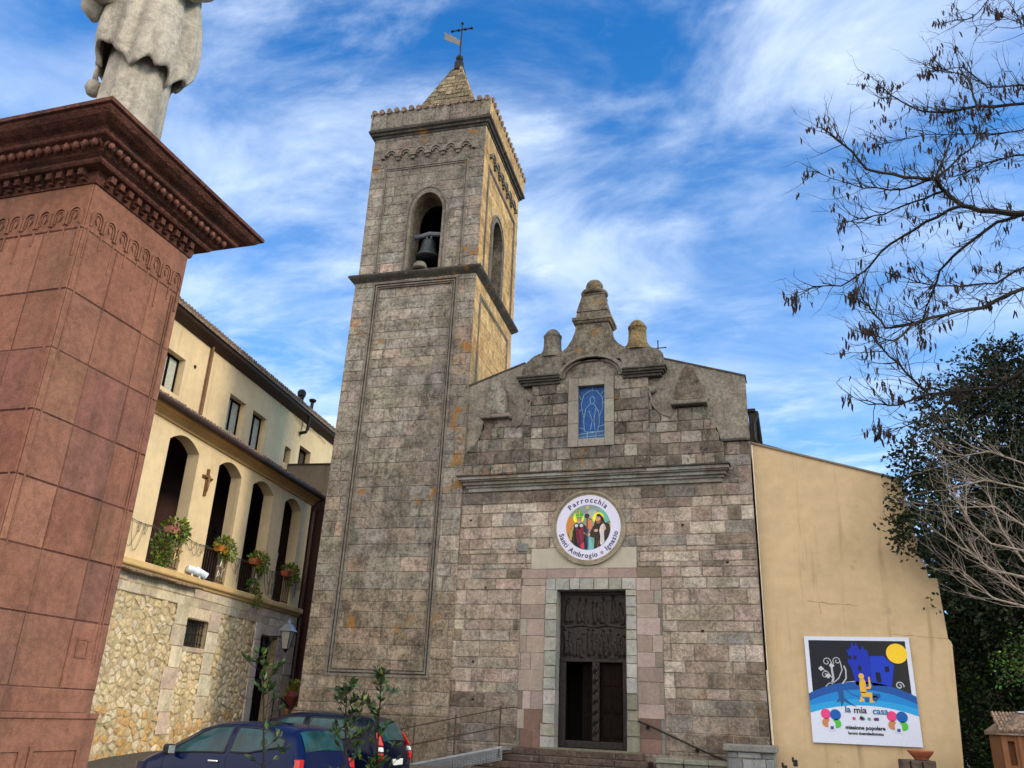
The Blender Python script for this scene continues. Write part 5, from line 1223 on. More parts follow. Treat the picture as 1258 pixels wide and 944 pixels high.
for sx in (-1,1): tube(bm, [(sx*.13,-.03,3.22),(sx*.145,-.02,3.18),(sx*.13,-.03,3.14)], .018, 6)
tube(bm, [(-.07,-.12,3.08),(0,-.15,3.0),(.07,-.12,3.08)], .06, 10); obj('head', bm, 'marble', sta, smooth=True)
bm = B(); tube(bm, [(-.36,.05,1.33),(-.37,.03,1.22),(-.36,.05,1.15)], [.03,.022,.03], 8); lathe(bm, [(.01,.98),(.05,1.0),(.075,1.06),(.06,1.13),(.02,1.16)], (-.36,.05,0), 14); obj('rosary_tassel', bm, 'marble', sta, smooth=True)
# ================================================================ dressing of the loggia
def green(bright=1):
    c = R.choice([(.07,.13,.018),(.10,.16,.02),(.14,.18,.022),(.05,.10,.02),(.17,.19,.03)]); return tuple(x*bright*R.uniform(.7,1.2) for x in c)
def bush(bm, c, r, n, size, bright=1, rz=None, pal=None, droop=0):
    for i in range(n):
        while True:
            d = Vector((R.uniform(-1,1),R.uniform(-1,1),R.uniform(-1,1)))
            if .25 < d.length < 1: break
        p = Vector((c[0]+d.x*r, c[1]+d.y*(r if rz is None else rz[0]), c[2]+d.z*(r if rz is None else rz[1])))
        dd = d+Vector((0,0,R.uniform(-.2,.6)-droop)); leaf(bm, p, dd, size*R.uniform(.6,1.3), pal() if pal else green(bright), .6)
names = ['leftmost arched opening with most ivy below', 'second arched opening right of the wooden cross', 'third arched opening with ivy hanging over the ledge', 'last arched opening nearest the tower']
for i, (a, b) in enumerate(OP[1:]):
    w = b-a; yb0 = a+w*.40
    t = thing('flower_box', ('pink','orange','terracotta','red')[i]+' flower box with green plants on the railing of the '+names[i].split(' with')[0].split(' right')[0].split(' nearest')[0], 'flower box', LW @ Vector((.12,yb0,5.92)), LROT, 'flower boxes on the loggia railings')
    bm = B(); c = ((.45,.18,.14),(.55,.20,.04),(.50,.13,.06),(.50,.10,.06))[i]; frus(bm, 0,.12, 0,.18, .10,.13, .20,.24); setcol(bm, bm.faces, c); obj('planter', bm, 'paint', t)
    bm = B(); bush(bm, (.02,.30,.20), .24, 260, .12, 1.25, (.46,.24)); bush(bm, (.08,.45,.0), .2, 120, .11, 1.2, (.26,.2), droop=.6)
    for k in range(16):
        p = Vector((R.uniform(-.1,.2),R.uniform(-.1,.6),R.uniform(.15,.4))); lathe(bm, [(.001,-.02),(.028,0),(.001,.02)], p, 6, col=((.55,.06,.10),(.6,.2,.02),(.55,.25,.03),(.6,.05,.04))[i])
    obj('plant', bm, 'leaf', t)
    if i in (0,2):
        bm = B(); y0 = a+w*.28
        if i == 0: bush(bm, (.10,y0,5.5), .18, 260, .11, .9, (.34,.36)); bush(bm, (.08,y0+.15,5.22), .16, 160, .10, 1, (.4,.16))
        else: bush(bm, (.12,y0+.35,5.25), .16, 150, .10, .95, (.30,.22)); bush(bm, (.26,y0+.55,4.85), .10, 110, .09, 1.05, (.16,.26))
        o = obj('ivy', bm, 'leaf'); o.matrix_world = LW; tag(o, 'trailing ivy on the balcony railing under the pink flower box' if i == 0 else 'ivy tuft hanging over the ledge under the terracotta flower box', 'ivy')
    if i < 3:      # light-chain star hung on the railing
        bm = B(); y0 = a+w*(.80 if i == 0 else .62); z0 = 5.50 if i == 0 else 5.42; x = .10; pts = [(x, y0+.24*(1 if k%2 == 0 else .45)*sin(k*pi/5), z0+.26*(1 if k%2 == 0 else .45)*cos(k*pi/5)) for k in range(11)]
        tube(bm, pts, .024, 5); o = obj('star_ornament', bm, plain('ornament_gold' if i == 0 else 'ornament_pale', (.55,.42,.16) if i == 0 else (.45,.42,.34), .5, .2)); o.matrix_world = LW
        tag(o, ('golden star light ornament on the railing beside the ivy','pale star light ornament under the orange flower box','pale star light ornament under the terracotta flower box')[i], 'star ornament', 'star ornaments on the loggia railings')
bm = B()      # string lights looped along the wall
def cat(a, b, sag, n=8): return [(a[0]+(b[0]-a[0])*i/n, a[1]+(b[1]-a[1])*i/n, a[2]+(b[2]-a[2])*i/n-sag*4*(i/n)*(1-i/n)) for i in range(n+1)]
pts = [(.05,y,5.98+(.04 if k%2 else 0)) for k, y in enumerate((-3,-1.55,-.36,1.14,2.28,3.68,4.45,5.93,6.82,8.2,8.9))]
for a, b in zip(pts, pts[1:]): tube(bm, cat(a,b,.06), .011, 4)
for a, b in ((-1.55,-.45),(1.2,2.25),(3.72,4.42),(5.96,6.8),(8.22,8.85)):
    for k in range(4):
        y0 = a+(b-a)*k/4; y1 = a+(b-a)*R.uniform(.3,1); tube(bm, cat((.05,y0,5.97),(.05,max(y1,y0+.12),5.97),R.uniform(.2,.85)), .008, 4)
o = obj('string_lights', bm, plain('light_wire', (.10,.095,.08), .7)); o.matrix_world = LW; tag(o, 'string of thin light wires looping along the loggia wall', 'string lights')
cr = thing('wall_cross', 'brown wooden crucifix on the cream loggia wall', 'cross', LW @ Vector((.03,1.72,7.32)), LROT)
bm = B(); box(bm, -.03,.03, -.05,.05, 0,.80, .008); box(bm, -.03,.032, -.25,.25, .50,.58, .008); obj('beam', bm, plain('cross_wood', (.16,.075,.03), .7), cr)
bm = B(); tube(bm, [(.05,0,.12),(.06,.01,.3),(.06,0,.5),(.06,0,.60)], [.02,.035,.045,.035], 8); tube(bm, [(.05,-.22,.56),(.06,0,.52),(.05,.22,.56)], .018, 6); obj('figure', bm, plain('cross_figure', (.22,.12,.05), .6), cr, smooth=True)
for i, (y, a, lab) in enumerate(((1.62,.5,'left white floodlight drum lying on the loggia ledge'),(2.02,-.45,'right white floodlight drum tilted down on the loggia ledge'))):
    bm = B(); c = Vector((.16,y,5.17)); d = Vector((.15,.20,-.05 if i == 0 else -.12)); d = d*.8; tube(bm, [c-d*.8,c+d*.8], [.09,.10], 14); tube(bm, [c+d*.78,c+d*.95], [.105,.105], 14); tube(bm, [c,(.16,y,5.0)], .025, 6)
    o = obj('floodlight', bm, plain('floodlight_white', (.66,.76,.90), .4)); o.matrix_world = LW; tag(o, lab, 'floodlight', 'floodlights on the loggia ledge')
bm = B(); lathe(bm, [(.16,0),(.17,.03),(.13,.3),(.14,.6),(.16,.85),(.10,.95),(.07,1.0),(.095,1.06),(.10,1.14),(.07,1.22),(.01,1.25)], (-.55,7.62,5.9), 14); lathe(bm, [(.18,0),(.18,.88)], (-.55,7.62,5.02), 12)
o = obj('garden_statue', bm, plain('plaster_figure', (.42,.40,.38), .8), smooth=True); o.matrix_world = LW; tag(o, 'small pale statue standing inside the last loggia arch', 'statue')
# lantern on its scroll bracket
ln = thing('wall_lantern', 'four-sided street lantern with pale metal cap on a scrolled wall bracket', 'lantern', LW @ Vector((.95,6.45,3.45)), LROT)
bm = B(); tube(bm, [(-.93,0,.42),(-.1,0,.46),(0,0,.46)], .022, 6); sc = [( -.75+.15*cos(t*.5)*(1-.02*t), 0, .20+.15*sin(t*.5)*(1-.02*t)) for t in range(16)]; tube(bm, sc, .014, 6); tube(bm, [(-.90,0,.02),(-.6,0,.30),(-.25,0,.42)], .014, 6); tube(bm, [(-.92,0,-.05),(-.92,0,.5)], .02, 6); tube(bm, [(0,0,.46),(0,0,.34)], .03, 6); obj('bracket', bm, 'iron', ln)
bm = B()
for sx, sy in ((-1,-1),(1,-1),(1,1),(-1,1)): tube(bm, [(sx*.10,sy*.10,.0),(sx*.19,sy*.19,.62)], .014, 5)
for z, h in ((0,.10),(.62,.19)):
    q = [(-h,-h,z),(h,-h,z),(h,h,z),(-h,h,z),(-h,-h,z)]; tube(bm, q, .014, 5)
tube(bm, [(0,0,-.12),(0,0,0)], [.02,.1], 4); obj('lantern_frame', bm, 'iron', ln)
bm = B(); frus(bm, 0,0, .01,.61, .095,.18, .095,.18); obj('lantern_glass', bm, plain('lantern_glass', (.38,.36,.32), .15, 0, .1, spec=.6), ln)
bm = B(); frus(bm, 0,0, .63,.68, .25,.23, .25,.23); frus(bm, 0,0, .68,.88, .22,.10, .22,.10); lathe(bm, [(.08,.88),(.11,.90),(.08,.98),(.03,1.02),(.02,1.10),(.005,1.12)], n=10); obj('lantern_cap', bm, 'galv', ln)
ln.scale = (.88,.88,.88)
# tall pot with a yellow-green plant, ash bowl on its post, little railing at the corner
pt = thing('corner_planter', 'tall orange pot with a yellow-green plant at the corner by the tower', 'planter', LW @ Vector((.62,8.3,.12)), LROT)
bm = B(); lathe(bm, [(.20,0),(.22,.05),(.24,.9),(.30,1.45),(.32,1.5),(.30,1.55),(.25,1.5),(.02,1.45)], n=18); obj('pot', bm, plain('orange_clay', (.50,.20,.06), .8), pt, smooth=True)
bm = B(); pal = lambda: tuple(x*R.uniform(.7,1.25) for x in R.choice([(.26,.24,.03),(.20,.21,.03),(.30,.22,.03),(.13,.17,.03)])); bush(bm, (0,0,1.95), .32, 420, .12, 1, (.32,.5), pal); obj('plant', bm, 'leaf', pt)
ab = thing('post_bowl', 'dark red funnel bowl on a grey post beside the orange pot', 'post', LW @ Vector((1.0,7.25,.15)), LROT)
bm = B(); tube(bm, [(0,0,0),(0,0,1.55)], .07, 10); obj('post', bm, 'concrete', ab); bm = B(); lathe(bm, [(.08,1.5),(.12,1.6),(.23,1.85),(.24,1.9),(.20,1.9),(.16,1.98),(.10,2.06),(.02,2.08)], n=16); obj('bowl', bm, plain('dark_red', (.14,.03,.025), .6), ab)
bm = B(); tube(bm, [(0,0,0),(0,0,1.85),(.1,.35,1.75),(.15,.9,1.5)], .022, 6); tube(bm, [(.1,.35,0),(.1,.35,1.75)], .018, 6); tube(bm, [(.15,.9,0),(.15,.9,1.5)], .018, 6)
o = obj('door_rail', bm, 'iron'); o.matrix_world = LW @ Matrix.Translation((.9,6.2,.2)); tag(o, 'short bent iron handrail outside the dark stone-framed door', 'handrail')
# ================================================================ parked cars
def tab(T, x):
    s = 0
    for k in (-.05,-.025,0,.025,.05): s += lerp(T, x+k)
    return s/5
def make_car(paint, loc, rotz, label, C_):
    root = thing('parked_car', label, 'car', loc, rotz, 'cars parked before the church')
    zb, zs, zt, w, wr = C_['zb'], C_['zs'], C_['zt'], C_['w'], C_['wr']
    x0, x1 = C_['x0'], C_['x1']
    def sect(x):
        W_, S_, T_, Rr = tab(w,x), tab(zs,x), tab(zt,x), tab(wr,x); b = tab(zb,x)
        return [(W_*.80,b),(W_*.97,b+.10),(W_,.55),(W_*.99,.76),(W_*.965,S_),(W_*.93+(Rr-W_*.93)*.5+.018*(T_-S_),S_+(T_-S_)*.55),(Rr,T_-.055*min(1,(T_-S_)*3)),(Rr*.75,T_-.012),(Rr*.35,T_+.004),(0,T_+.008)]
    n = 70; xs = [x0+(x1-x0)*i/n for i in range(n+1)]
    bm = B(); rows = []
    for x in xs:
        s = sect(x); rows.append([bm.verts.new((x,y,z)) for y,z in s]+[bm.verts.new((x,-y,z)) for y,z in reversed(s[:-1])])
    for a, b in zip(rows, rows[1:]):
        for k in range(len(a)-1): bm.faces.new((a[k],a[k+1],b[k+1],b[k]))
        bm.faces.new((a[-1],a[0],b[0],b[-1]))
    bm.faces.new(rows[0]); bm.faces.new(rows[-1][::-1])
    body = obj('body', bm, paint, root, smooth=True)
    def side(x, t, sg, off=.008):
        s = sect(x); P = [s[4],s[5],s[6]]; t2 = t*2; k = 0 if t2 < 1 else 1; f = t2-k; y = P[k][0]+(P[k+1][0]-P[k][0])*f; z = P[k][1]+(P[k+1][1]-P[k][1])*f
        return (x, sg*(y+off), z+off*.3)
    for sg in (1,-1):
        for (a, b, fa, fb) in C_['glass']:
            bm = B(); N_ = 14; G = []
            for i in range(N_+1):
                x = a+(b-a)*i/N_; t = i/N_; lo = .08; hi = .88; 
                # the corners of a pane are cut by its raked pillars
                lo2, hi2 = fa(t), fb(t)
                G.append([bm.verts.new(side(x, lo2+(hi2-lo2)*j/5, sg)) for j in range(6)])
            for p, q in zip(G, G[1:]):
                for j in range(5): bm.faces.new((p[j],p[j+1],q[j+1],q[j]))
            bmesh.ops.remove_doubles(bm, verts=bm.verts, dist=.001)
            sw = obj('side_window', bm, 'cglass', body, smooth=True)
            bm = B(); rim = [side(a+(b-a)*i/N_, fa(i/N_)-.02, sg, .010) for i in range(N_+1)]+[side(a+(b-a)*i/N_, fb(i/N_)+.02, sg, .010) for i in range(N_,-1,-1)]
            tube(bm, rim+[rim[0]], .014, 5); obj('window_seal', bm, 'black', body)
    def topp(x, s, off=.01):
        q = sect(x); L_ = [q[9],q[8],q[7],q[6]]; a = abs(s)*3; k = min(2, int(a)); f = a-k; y = L_[k][0]+(L_[k+1][0]-L_[k][0])*f; z = L_[k][1]+(L_[k+1][1]-L_[k][1])*f
        return (x, y*(1 if s > 0 else -1), z)
    for name, a, b, sl in (('windscreen',C_['ws'][0],C_['ws'][1],.96),('rear_window',C_['rw'][0],C_['rw'][1],.86)):
        bm = B(); G = []
        sgx = 1 if name == 'windscreen' else -1
        for i in range(9):
            x = a+(b-a)*i/8; G.append([bm.verts.new(Vector(topp(x, -sl+2*sl*j/12))+Vector((.010*sgx,0,.006))) for j in range(13)])
        for p, q in zip(G, G[1:]):
            for j in range(12): bm.faces.new((p[j],p[j+1],q[j+1],q[j]))
        obj(name, bm, 'cglass', root, smooth=True)
    for sg in (1,-1):
        for q, m in C_['tail']:
            bm = B(); box(bm, q[0],q[1], q[2],q[3], q[4],q[5], .02)
            for v in bm.verts: v.co.x += (v.co.z-q[4])*q[6]; v.co.y = sg*(v.co.y-(v.co.z-q[4])*q[7])
            obj('taillight' if m == 'red' else 'reversing_light', bm, m, root)
        bm = B(); c = C_['mir']; box(bm, c[0]-.08,c[0]+.05, c[1],c[1]+.17, c[2]-.07,c[2]+.09, .035)
        for v in bm.verts: v.co.y *= sg
        mir = obj('mirror', bm, 'black', root)
        bm = B(); box(bm, c[0]-.086,c[0]-.078, c[1]+.02,c[1]+.155, c[2]-.05,c[2]+.07, .003)
        for v in bm.verts: v.co.y *= sg
        obj('mirror_glass', bm, 'galv', mir)
        for hx in C_['han']:
            bm = B(); yy_ = tab(w,hx)*.985; box(bm, hx-.10,hx+.10, yy_-.01,yy_+.035, .84,.875, .012)
            for v in bm.verts: v.co.y *= sg
            obj('door_handle', bm, 'chrome' if paint == 'blue' else 'black', root)
        for xs_ in C_['seam']:
            bm = B(); pts = []
            for j in range(9):
                q = sect(xs_)[1:5]; t = j/8*3; k = min(2,int(t)); f = t-k; pts.append((xs_, sg*(q[k][0]+(q[k+1][0]-q[k][0])*f+.002), q[k][1]+(q[k+1][1]-q[k][1])*f))
            tube(bm, pts, .006, 4); obj('door_seam', bm, 'black', body)
        bm = B(); box(bm, x1-.32,x1-.08, .40,.62, .60,.74, .03)
        for v in bm.verts: v.co.y *= sg
        obj('headlight', bm, 'white', root)
    for wx in C_['axl']:
        for sg in (1,-1):
            bm = B(); lathe(bm, [(.20,.0),(.29,.01),(.30,.05),(.30,.14),(.29,.18),(.20,.19)], (wx,sg*.80-.095,.30), 26, 'y'); wh = obj('wheel', bm, 'rubber', root, smooth=True)
            bm = B(); lathe(bm, [(.19,.0),(.19,.03)], (wx,sg*.80-.015+.085*sg,.30), 22, 'y'); obj('hub_cap', bm, 'alloy', wh)
    bm = B(); box(bm, x0-.015,x0+.06, -.26,.26, C_['plz'],C_['plz']+.11, .004); pl = obj('number_plate', bm, 'plate', root)
    bm = B(); box(bm, x0-.03,x0+.30, -.74,.74, .28,.52, .05); obj('rear_bumper', bm, paint, root)
    bm = B(); ys = tab(w,C_['fuel'][0])*.995; lathe(bm, [(.001,0),(.075,0),(.078,-.012)], (C_['fuel'][0],ys+.004,.74), 18, 'y'); obj('fuel_cap', bm, paint, root)
    bm = B(); tube(bm, [(C_['ant'][0],0,C_['ant'][1]),(C_['ant'][0]-.15,0,C_['ant'][1]+.22)], .006, 5); obj('aerial', bm, 'black', root)
    return root
t1 = dict(zb=[(-1.84,.32),(-1.5,.22),(1.5,.22),(1.84,.30)], zs=[(-1.84,.62),(-1.80,.86),(-1.66,.96),(-1.0,.955),(.3,.93),(1.15,.90),(1.6,.74),(1.80,.62),(1.84,.54)],
 zt=[(-1.84,.64),(-1.81,.88),(-1.74,.99),(-1.62,1.30),(-1.52,1.40),(-1.2,1.45),(-.4,1.475),(.1,1.45),(.42,1.385),(1.18,.965),(1.5,.86),(1.72,.74),(1.84,.58)],
 w=[(-1.84,.66),(-1.78,.76),(-1.5,.82),(-.5,.83),(.8,.83),(1.4,.80),(1.7,.72),(1.84,.58)], wr=[(-1.84,.58),(-1.7,.58),(-1.4,.57),(-.3,.585),(.4,.56),(1.18,.66),(1.6,.62),(1.84,.5)],
 x0=-1.84, x1=1.84, glass=[(-.28,1.02,lambda t: .10,lambda t: .90-.0*t if t < .35 else max(.14,.90-.78*((t-.35)/.65)**1.15)),(-1.42,-.40,lambda t: .34-.22*min(1,t*1.6),lambda t: .52+.36*min(1,t*2.2))],
 ws=(.48,1.14), rw=(-1.71,-1.55), tail=[((-1.82,-1.60,.63,.79,.62,.80,.03,.04),'red'),((-1.83,-1.74,.60,.775,.735,.785,.03,.04),'white'),((-1.80,-1.62,.62,.765,.80,.96,.10,.14),'red')], mir=(.80,.84,.98), han=(-.12,), seam=(-.36,1.0), axl=(-1.15,1.20), plz=.60, fuel=(-1.18,), ant=(-1.3,1.45))
make_car('blue', (-9.18,13.40,-.01), radians(173), 'small blue hatchback parked in front of the rubble stone wall', t1)
t2 = dict(zb=[(-1.95,.32),(-1.6,.22),(1.6,.22),(1.95,.30)], zs=[(-1.95,.60),(-1.92,.88),(-1.80,1.0),(-1.0,.97),(.4,.93),(1.2,.90),(1.7,.74),(1.95,.54)],
 zt=[(-1.95,.64),(-1.93,.90),(-1.87,1.05),(-1.70,1.38),(-1.58,1.48),(-1.2,1.53),(-.4,1.55),(.1,1.53),(.5,1.44),(1.25,.97),(1.6,.87),(1.8,.76),(1.95,.58)],
 w=[(-1.95,.68),(-1.88,.78),(-1.6,.84),(-.5,.85),(.8,.85),(1.5,.82),(1.8,.74),(1.95,.58)], wr=[(-1.95,.62),(-1.8,.62),(-1.4,.60),(-.3,.61),(.5,.58),(1.25,.68),(1.7,.62),(1.95,.5)],
 x0=-1.95, x1=1.95, glass=[(-.22,1.08,lambda t: .10,lambda t: .90 if t < .35 else max(.14,.90-.78*((t-.35)/.65)**1.15)),(-1.50,-.34,lambda t: .30-.18*min(1,t*1.6),lambda t: .52+.36*min(1,t*2.2))],
 ws=(.56,1.20), rw=(-1.85,-1.66), tail=[((-1.93,-1.80,.685,.745,1.0,1.24,.62,.42),'red'),((-1.94,-1.84,.69,.775,.90,.98,.3,.2),'white'),((-1.95,-1.82,.69,.79,.74,.88,.05,.04),'red')], mir=(.86,.86,.99), han=(-.05,-1.0), seam=(-.30,1.05), axl=(-1.25,1.28), plz=.66, fuel=(-1.3,), ant=(-1.4,1.53))
make_car('navy', (-9.45,15.9,.10), radians(184), 'dark navy hatchback parked farther back, half hidden by saplings', t2)
# ================================================================ saplings in the foreground
def lpal(): return tuple(x*R.uniform(.7,1.3) for x in R.choice([(.022,.045,.014),(.03,.06,.016),(.018,.035,.012),(.045,.085,.02),(.10,.15,.02) if R.random() < .25 else (.02,.04,.014)]))
def sapling(pts, label, twigs, ztop, size=.072, lean=0):
    base = pts[0]; t = thing('sapling', label, 'sapling', base, 0, 'young laurel saplings before the cars')
    Q = [Vector(p)-Vector(base) for p in pts]; bm = B(); tube(bm, Q, [.013-.008*i/(len(Q)-1) for i in range(len(Q))], 7)
    lf = B(); top = Q[-1]
    def along(z):
        for a, b in zip(Q, Q[1:]):
            if a.z <= z <= b.z: return a+(b-a)*((z-a.z)/(b.z-a.z))
        return top
    for i in range(twigs):
        z = top.z-R.uniform(.0,.78)**1.0*1.0*(top.z-ztop)/.78; p = along(z); a = R.uniform(0,2*pi); ln = R.uniform(.06,.20)*(1.0 if z < top.z-.15 else .35)
        e = p+Vector((cos(a)*ln, sin(a)*ln, ln*R.uniform(.5,1.2))); tube(bm, [p,(p+e)/2+Vector((0,0,-.01)),e], [.004,.003,.002], 4)
        for k in range(R.randint(6,10)):
            q = p+(e-p)*R.uniform(.3,1.05); d = (e-p).normalized()*.6+Vector((R.uniform(-1,1),R.uniform(-1,1),R.uniform(-.3,.9)))*.8; leaf(lf, q, d, size*R.uniform(.7,1.25), lpal(), .48, curl=.1)
    for k in range(8): leaf(lf, top-Vector((0,0,R.uniform(0,.08))), Vector((R.uniform(-.6,.6),R.uniform(-.6,.6),1)), size*R.uniform(.8,1.2), lpal(), .48)
    obj('stem', bm, 'bark', t); obj('leaves', lf, 'leaf', t)
sapling([(-4.33,6.66,-.1),(-4.36,6.70,.7),(-4.37,6.68,1.3),(-4.43,6.66,1.7),(-4.49,6.62,2.14)], 'thin laurel sapling standing in front of the blue car door', 26, .95)
sapling([(-3.72,7.05,-.1),(-3.76,7.07,.7),(-3.79,7.05,1.3),(-3.82,7.03,1.6),(-3.84,7.02,1.89)], 'shorter laurel sapling in front of the dark car roof', 36, .9)
sapling([(-3.50,7.2,-.1),(-3.52,7.18,.7),(-3.55,7.17,1.3),(-3.565,7.16,1.7),(-3.57,7.16,2.02)], 'bushier laurel sapling in front of the dark car tail light', 42, 1.05, .072)
# ================================================================ bare tree with hanging pods, upper right
BR = [[(2.34, 7.65, 6.24), (2.04, 7.6, 6.28), (1.84, 7.64, 6.4), (1.73, 7.7, 6.63), (1.63, 7.51, 6.66), (1.33, 7.29, 6.57), (1.03, 7.44, 6.83), (0.84, 7.33, 7.08), (0.65, 7.22, 7.24)], [(1.73, 7.7, 6.63), (1.49, 7.85, 6.65), (1.19, 7.84, 6.54), (0.93, 7.9, 6.56), (0.79, 7.75, 6.43)], [(1.63, 7.51, 6.66), (2.0, 7.52, 6.96), (2.19, 7.63, 7.38)], [(1.63, 7.51, 6.66), (1.82, 7.62, 7.1), (1.9, 7.66, 7.37)], [(2.5, 7.52, 7.37), (2.15, 7.68, 7.55), (1.89, 7.66, 7.52), (1.67, 7.76, 7.66), (1.46, 7.93, 8.04), (1.37, 8.02, 8.26)], [(2.15, 7.68, 7.55), (2.16, 7.82, 8.04), (1.88, 7.79, 8.17)], [(2.96, 8.78, 8.57), (2.55, 8.6, 8.48), (2.3, 8.44, 8.69), (2.01, 8.31, 8.6)], [(2.85, 8.62, 9.85), (2.57, 8.68, 9.58), (2.29, 8.59, 9.51)], [(2.87, 7.96, 8.62), (2.57, 7.89, 8.86)], [(2.49, 8.16, 6.53), (2.29, 8.33, 6.58), (1.93, 8.41, 6.35), (1.75, 8.6, 6.24), (1.63, 8.76, 5.97), (1.56, 8.98, 5.8)], [(1.84, 7.64, 6.4), (1.54, 7.8, 6.37), (1.22, 8.0, 6.28), (0.98, 8.18, 6.11), (0.74, 8.21, 5.98), (0.47, 8.31, 6.06), (0.3, 8.18, 5.89)], [(2.49, 8.5, 6.12), (2.19, 8.4, 5.92), (1.84, 8.21, 5.83), (1.56, 8.37, 5.98), (1.34, 8.58, 6.22)], [(2.18, 7.56, 5.42), (1.82, 7.52, 5.25), (1.49, 7.36, 5.14), (1.22, 7.27, 5.05), (0.99, 7.39, 5.08), (0.91, 7.55, 5.36), (0.82, 7.35, 5.4)], [(1.22, 7.27, 5.05), (0.99, 7.07, 4.81), (0.83, 7.17, 4.93)], [(2.15, 7.93, 4.79), (1.96, 8.14, 4.72), (1.67, 8.14, 4.7), (1.42, 8.36, 4.78), (1.23, 8.28, 5.0), (1.03, 8.09, 5.19), (0.96, 8.14, 5.36)], [(1.42, 8.36, 4.78), (1.12, 8.23, 4.64), (0.86, 8.19, 4.65), (0.71, 8.24, 4.77)], [(1.67, 8.14, 4.7), (1.4, 8.3, 4.51), (1.04, 8.22, 4.4)], [(2.82, 8.82, 7.67), (2.45, 8.76, 7.6), (2.15, 8.75, 7.48), (1.63, 7.51, 6.66)], [(1.63, 7.51, 6.66), (1.35, 7.57, 6.63), (1.0, 7.61, 6.73), (0.59, 7.64, 7.02)], [(2.72, 8.36, 7.67), (2.4, 8.37, 7.69), (1.81, 8.33, 7.78), (1.37, 8.43, 7.81)]]
TW = [[(2.96, 13.0, 3.36), (2.62, 13.0, 3.46), (2.5, 13.0, 3.56)], [(3.07, 13.2, 3.78), (2.67, 13.2, 3.89), (2.44, 13.2, 4.15), (2.23, 13.2, 4.63)], [(3.17, 13.4, 4.18), (2.77, 13.4, 4.29), (2.54, 13.4, 4.62), (2.44, 13.4, 5.0)], [(3.28, 13.6, 4.58), (2.95, 13.6, 4.87), (2.52, 13.6, 4.88)], [(3.42, 13.8, 5.18), (2.93, 13.8, 5.33), (2.47, 13.8, 5.23)], [(3.54, 14.0, 5.62), (3.1, 14.0, 5.84), (2.75, 14.0, 5.79)], [(3.26, 14.2, 3.69), (2.95, 14.2, 3.99), (2.76, 14.2, 4.18), (2.65, 14.2, 4.55)], [(3.38, 14.4, 4.2), (3.16, 14.4, 4.71), (3.07, 14.4, 5.23)]]
TB = (4.6,8.6,gz(4.6,8.6))
bt_ = thing('bare_tree', 'leafless tree with dark hanging seed pods reaching in at the right', 'tree', TB)
trunk_pts = [(4.6,8.6,TB[2]-.1),(4.5,8.5,1.5),(4.35,8.4,3.0),(4.3,8.4,4.4),(4.4,8.5,6.0),(4.55,8.6,7.6),(4.6,8.7,9.4),(4.6,8.8,11)]
bm = B(); tube(bm, trunk_pts, [.19,.16,.145,.125,.10,.08,.05,.02], 12)
def tp(z):
    for a, b in zip(trunk_pts, trunk_pts[1:]):
        if a[2] <= z <= b[2]: t = (z-a[2])/(b[2]-a[2]); return tuple(a[i]+(b[i]-a[i])*t for i in range(3))
    return trunk_pts[-1]
obj('trunk', bm, 'bark', bt_, TB)
bm = B(); pods = B(); R = random.Random(21)
def pod(p, s=1):
    d = Vector((R.uniform(-.25,.25),R.uniform(-.25,.25),-1)).normalized(); ln = R.uniform(.05,.09)*s; r = R.uniform(.0055,.009)*s
    q = Vector(p)+Vector((0,0,-.012)); tube(pods, [q, q+d*ln*.3+Vector((.006,0,0)), q+d*ln*.7, q+d*ln], [.002,r,r*.9,.001], 5)
def twig(p, d, ln, r, lev, podp, bm=None, up=.15):
    pts = [Vector(p)]; d = Vector(d).normalized(); n = 4
    for k in range(n):
        d = (d+Vector((R.uniform(-.3,.3),R.uniform(-.3,.3),R.uniform(-.25,.3)+up*.3))).normalized(); pts.append(pts[-1]+d*ln/n)
    tube(bm, pts, [r*(1-.75*k/n) for k in range(n+1)], 4, False)
    if lev > 0:
        for k in range(R.randint(1,3)):
            i = R.randint(1,n); dd = (pts[i]-pts[i-1]).normalized()+Vector((R.uniform(-1,1),R.uniform(-1,1),R.uniform(-.6,.8))); twig(pts[i], dd, ln*R.uniform(.4,.7), r*.55, lev-1, podp, bm)
    if R.random() < podp:
        for k in range(R.choice([1,2,3,4,6])): pod(pts[-1 if k < 2 else R.randint(1,n)]+Vector((R.uniform(-.03,.03),R.uniform(-.03,.03),R.uniform(-.02,.02))), R.uniform(.55,1.45))
starts = {tuple(b[0]) for b in BR}
